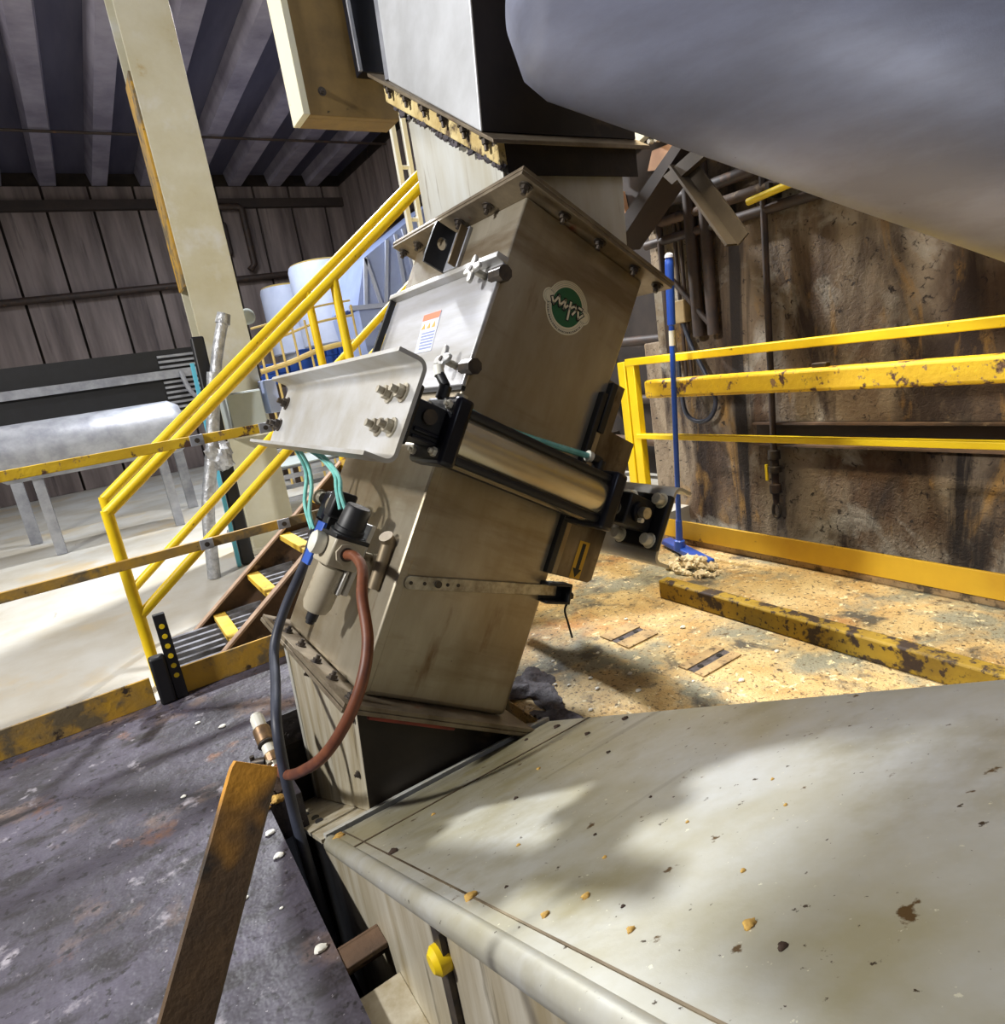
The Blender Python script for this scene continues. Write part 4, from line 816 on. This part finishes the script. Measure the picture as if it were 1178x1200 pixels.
# white tanks
for k, (xx, yy, r, h) in enumerate([(3.67, 10.3, .54, 2.93), (3.36, 11.5, .42, 2.81)]):
    tk = thing('white_tank', ['large white round tank behind the yellow handrail', 'smaller white tank half hidden behind the large one'][k], 'tank', (xx, yy, 0), False, 'white tanks in the hall')
    obj('shell', G().lathe((xx, yy, 1.70), (0, 0, 1), [(0, r * .96), (.02, r), (h - 1.78, r), (h - 1.72, r * .96), (h - 1.70, r * .80)], 36), 'tank', tk)
    obj('skirt', G().cyl((xx, yy, 1.0), (xx, yy, 1.7), r * .85, n=32), 'galv', tk)
    for a_ in range(4): obj('leg', G().box((xx + .6 * r * math.cos(a_ * 1.571 + .8) - .04, yy + .6 * r * math.sin(a_ * 1.571 + .8) - .04, 0), (xx + .6 * r * math.cos(a_ * 1.571 + .8) + .04, yy + .6 * r * math.sin(a_ * 1.571 + .8) + .04, 1.0)), 'galv', tk)
    obj('rim', G().lathe((xx, yy, h - .03), (0, 0, 1), [(0, r * .9), (.03, r * .93), (.05, r * .8)], 36), 'fence', tk)
# blue crates on a stand, with a pale yellow fence before them
st_ = thing('crate_stand', 'dark steel stand carrying rows of blue crates', 'stand', (2.4, 8.0, 0))
obj('deck', G().box((1.85, 7.85, 1.16), (3.05, 8.5, 1.20)), 'pipe_dark', st_)
for (xx, yy) in ((1.95, 7.9), (2.95, 7.9), (1.95, 8.45), (2.95, 8.45)): obj('leg', G().box((xx - .03, yy - .03, 0), (xx + .03, yy + .03, 1.16)), 'pipe_dark', st_)
rowlab = ['bottom', 'middle', 'upper']
for row in range(3):
    for k in range(7):
        xx = 1.93 + k * .155 + row * .02; yy = 8.02 + .10 * math.sin(k * .5)
        if row == 2 and k < 3: continue
        z0 = 1.20 + row * .125 + .0
        t_ = thing('blue_crate', '%s blue crate in the %s row on the stand, counted from the left' % (['first', 'second', 'third', 'fourth', 'fifth', 'sixth', 'seventh'][k], rowlab[row]), 'crate', (xx, yy, z0), False, 'blue crates on the stand')
        obj('crate_body', G().box((xx - .07, yy - .08, z0), (xx + .07, yy + .12, z0 + .105)), 'blue_crate', t_, .008)
        obj('rim', G().box((xx - .074, yy - .084, z0 + .10), (xx + .074, yy + .124, z0 + .122)), 'blue_crate', t_, .004)
fn = thing('yellow_fence', 'thin pale yellow safety fence around the blue crates', 'fence', (2.3, 7.6, 0))
fx = [1.80, 1.92, 2.04, 2.20, 2.36, 2.78, 2.95]
for xx in fx: obj('post', G().cyl((xx, 7.6 - .0, 0), (xx, 7.6, 1.75 + .2 * (xx - 1.8)), .014, n=8), 'fence', fn)
def frail(z0, dz, r): obj('rail', G().tube(spl([(1.75, 7.6, z0), (2.1, 7.6, z0 + .06 * dz), (2.5, 7.6, z0 + .16 * dz), (2.95, 7.6, z0 + .2 * dz)]), r, 8), 'fence', fn)
frail(1.36, 1, .03); frail(1.66, 1, .014); frail(1.83, 1, .012); frail(.6, 0, .014)
# pale blue hopper
hq = thing('blue_hopper', 'pale blue ribbed steel hopper in the hall behind the handrail', 'hopper', (4.2, 8.8, 0))
obj('upper_wall', G().hexa([(3.40, 8.5, 2.06), (4.9, 8.5, 2.06), (4.9, 9.6, 2.06), (3.40, 9.6, 2.06), (3.62, 8.5, 2.66), (4.9, 8.5, 3.42), (4.9, 9.6, 3.42), (3.62, 9.6, 2.66)]), 'hopper', hq)
obj('lower_wall', G().hexa([(3.45, 8.6, 1.15), (4.8, 8.6, 1.15), (4.8, 9.5, 1.15), (3.45, 9.5, 1.15), (3.40, 8.5, 2.0), (4.9, 8.5, 2.0), (4.9, 9.6, 2.0), (3.40, 9.6, 2.0)]), 'hopper', hq)
obj('ledge', G().beam((3.25, 8.46, 2.03), (4.95, 8.46, 2.03), .05, .06), 'tank', hq)
for (xa, xb, z1) in ((3.50, 3.62, 2.64), (3.72, 3.62, 2.66), (3.80, 3.98, 2.86), (4.12, 4.12, 2.93), (4.35, 4.25, 3.0)):
    obj('rib', G().beam((xa, 8.47, 2.06), (xb, 8.47, z1), .045, .04, (0, 1, 0)), 'tank', hq)
for (xx, yy) in ((3.5, 8.65), (4.7, 8.65), (3.5, 9.45), (4.7, 9.45)): obj('leg', G().box((xx - .05, yy - .05, 0), (xx + .05, yy + .05, 1.15)), 'hopper', hq)
obj('outlet_box', G().box((3.70, 8.42, 1.72), (3.78, 8.52, 1.86)), 'rust_brown', hq)
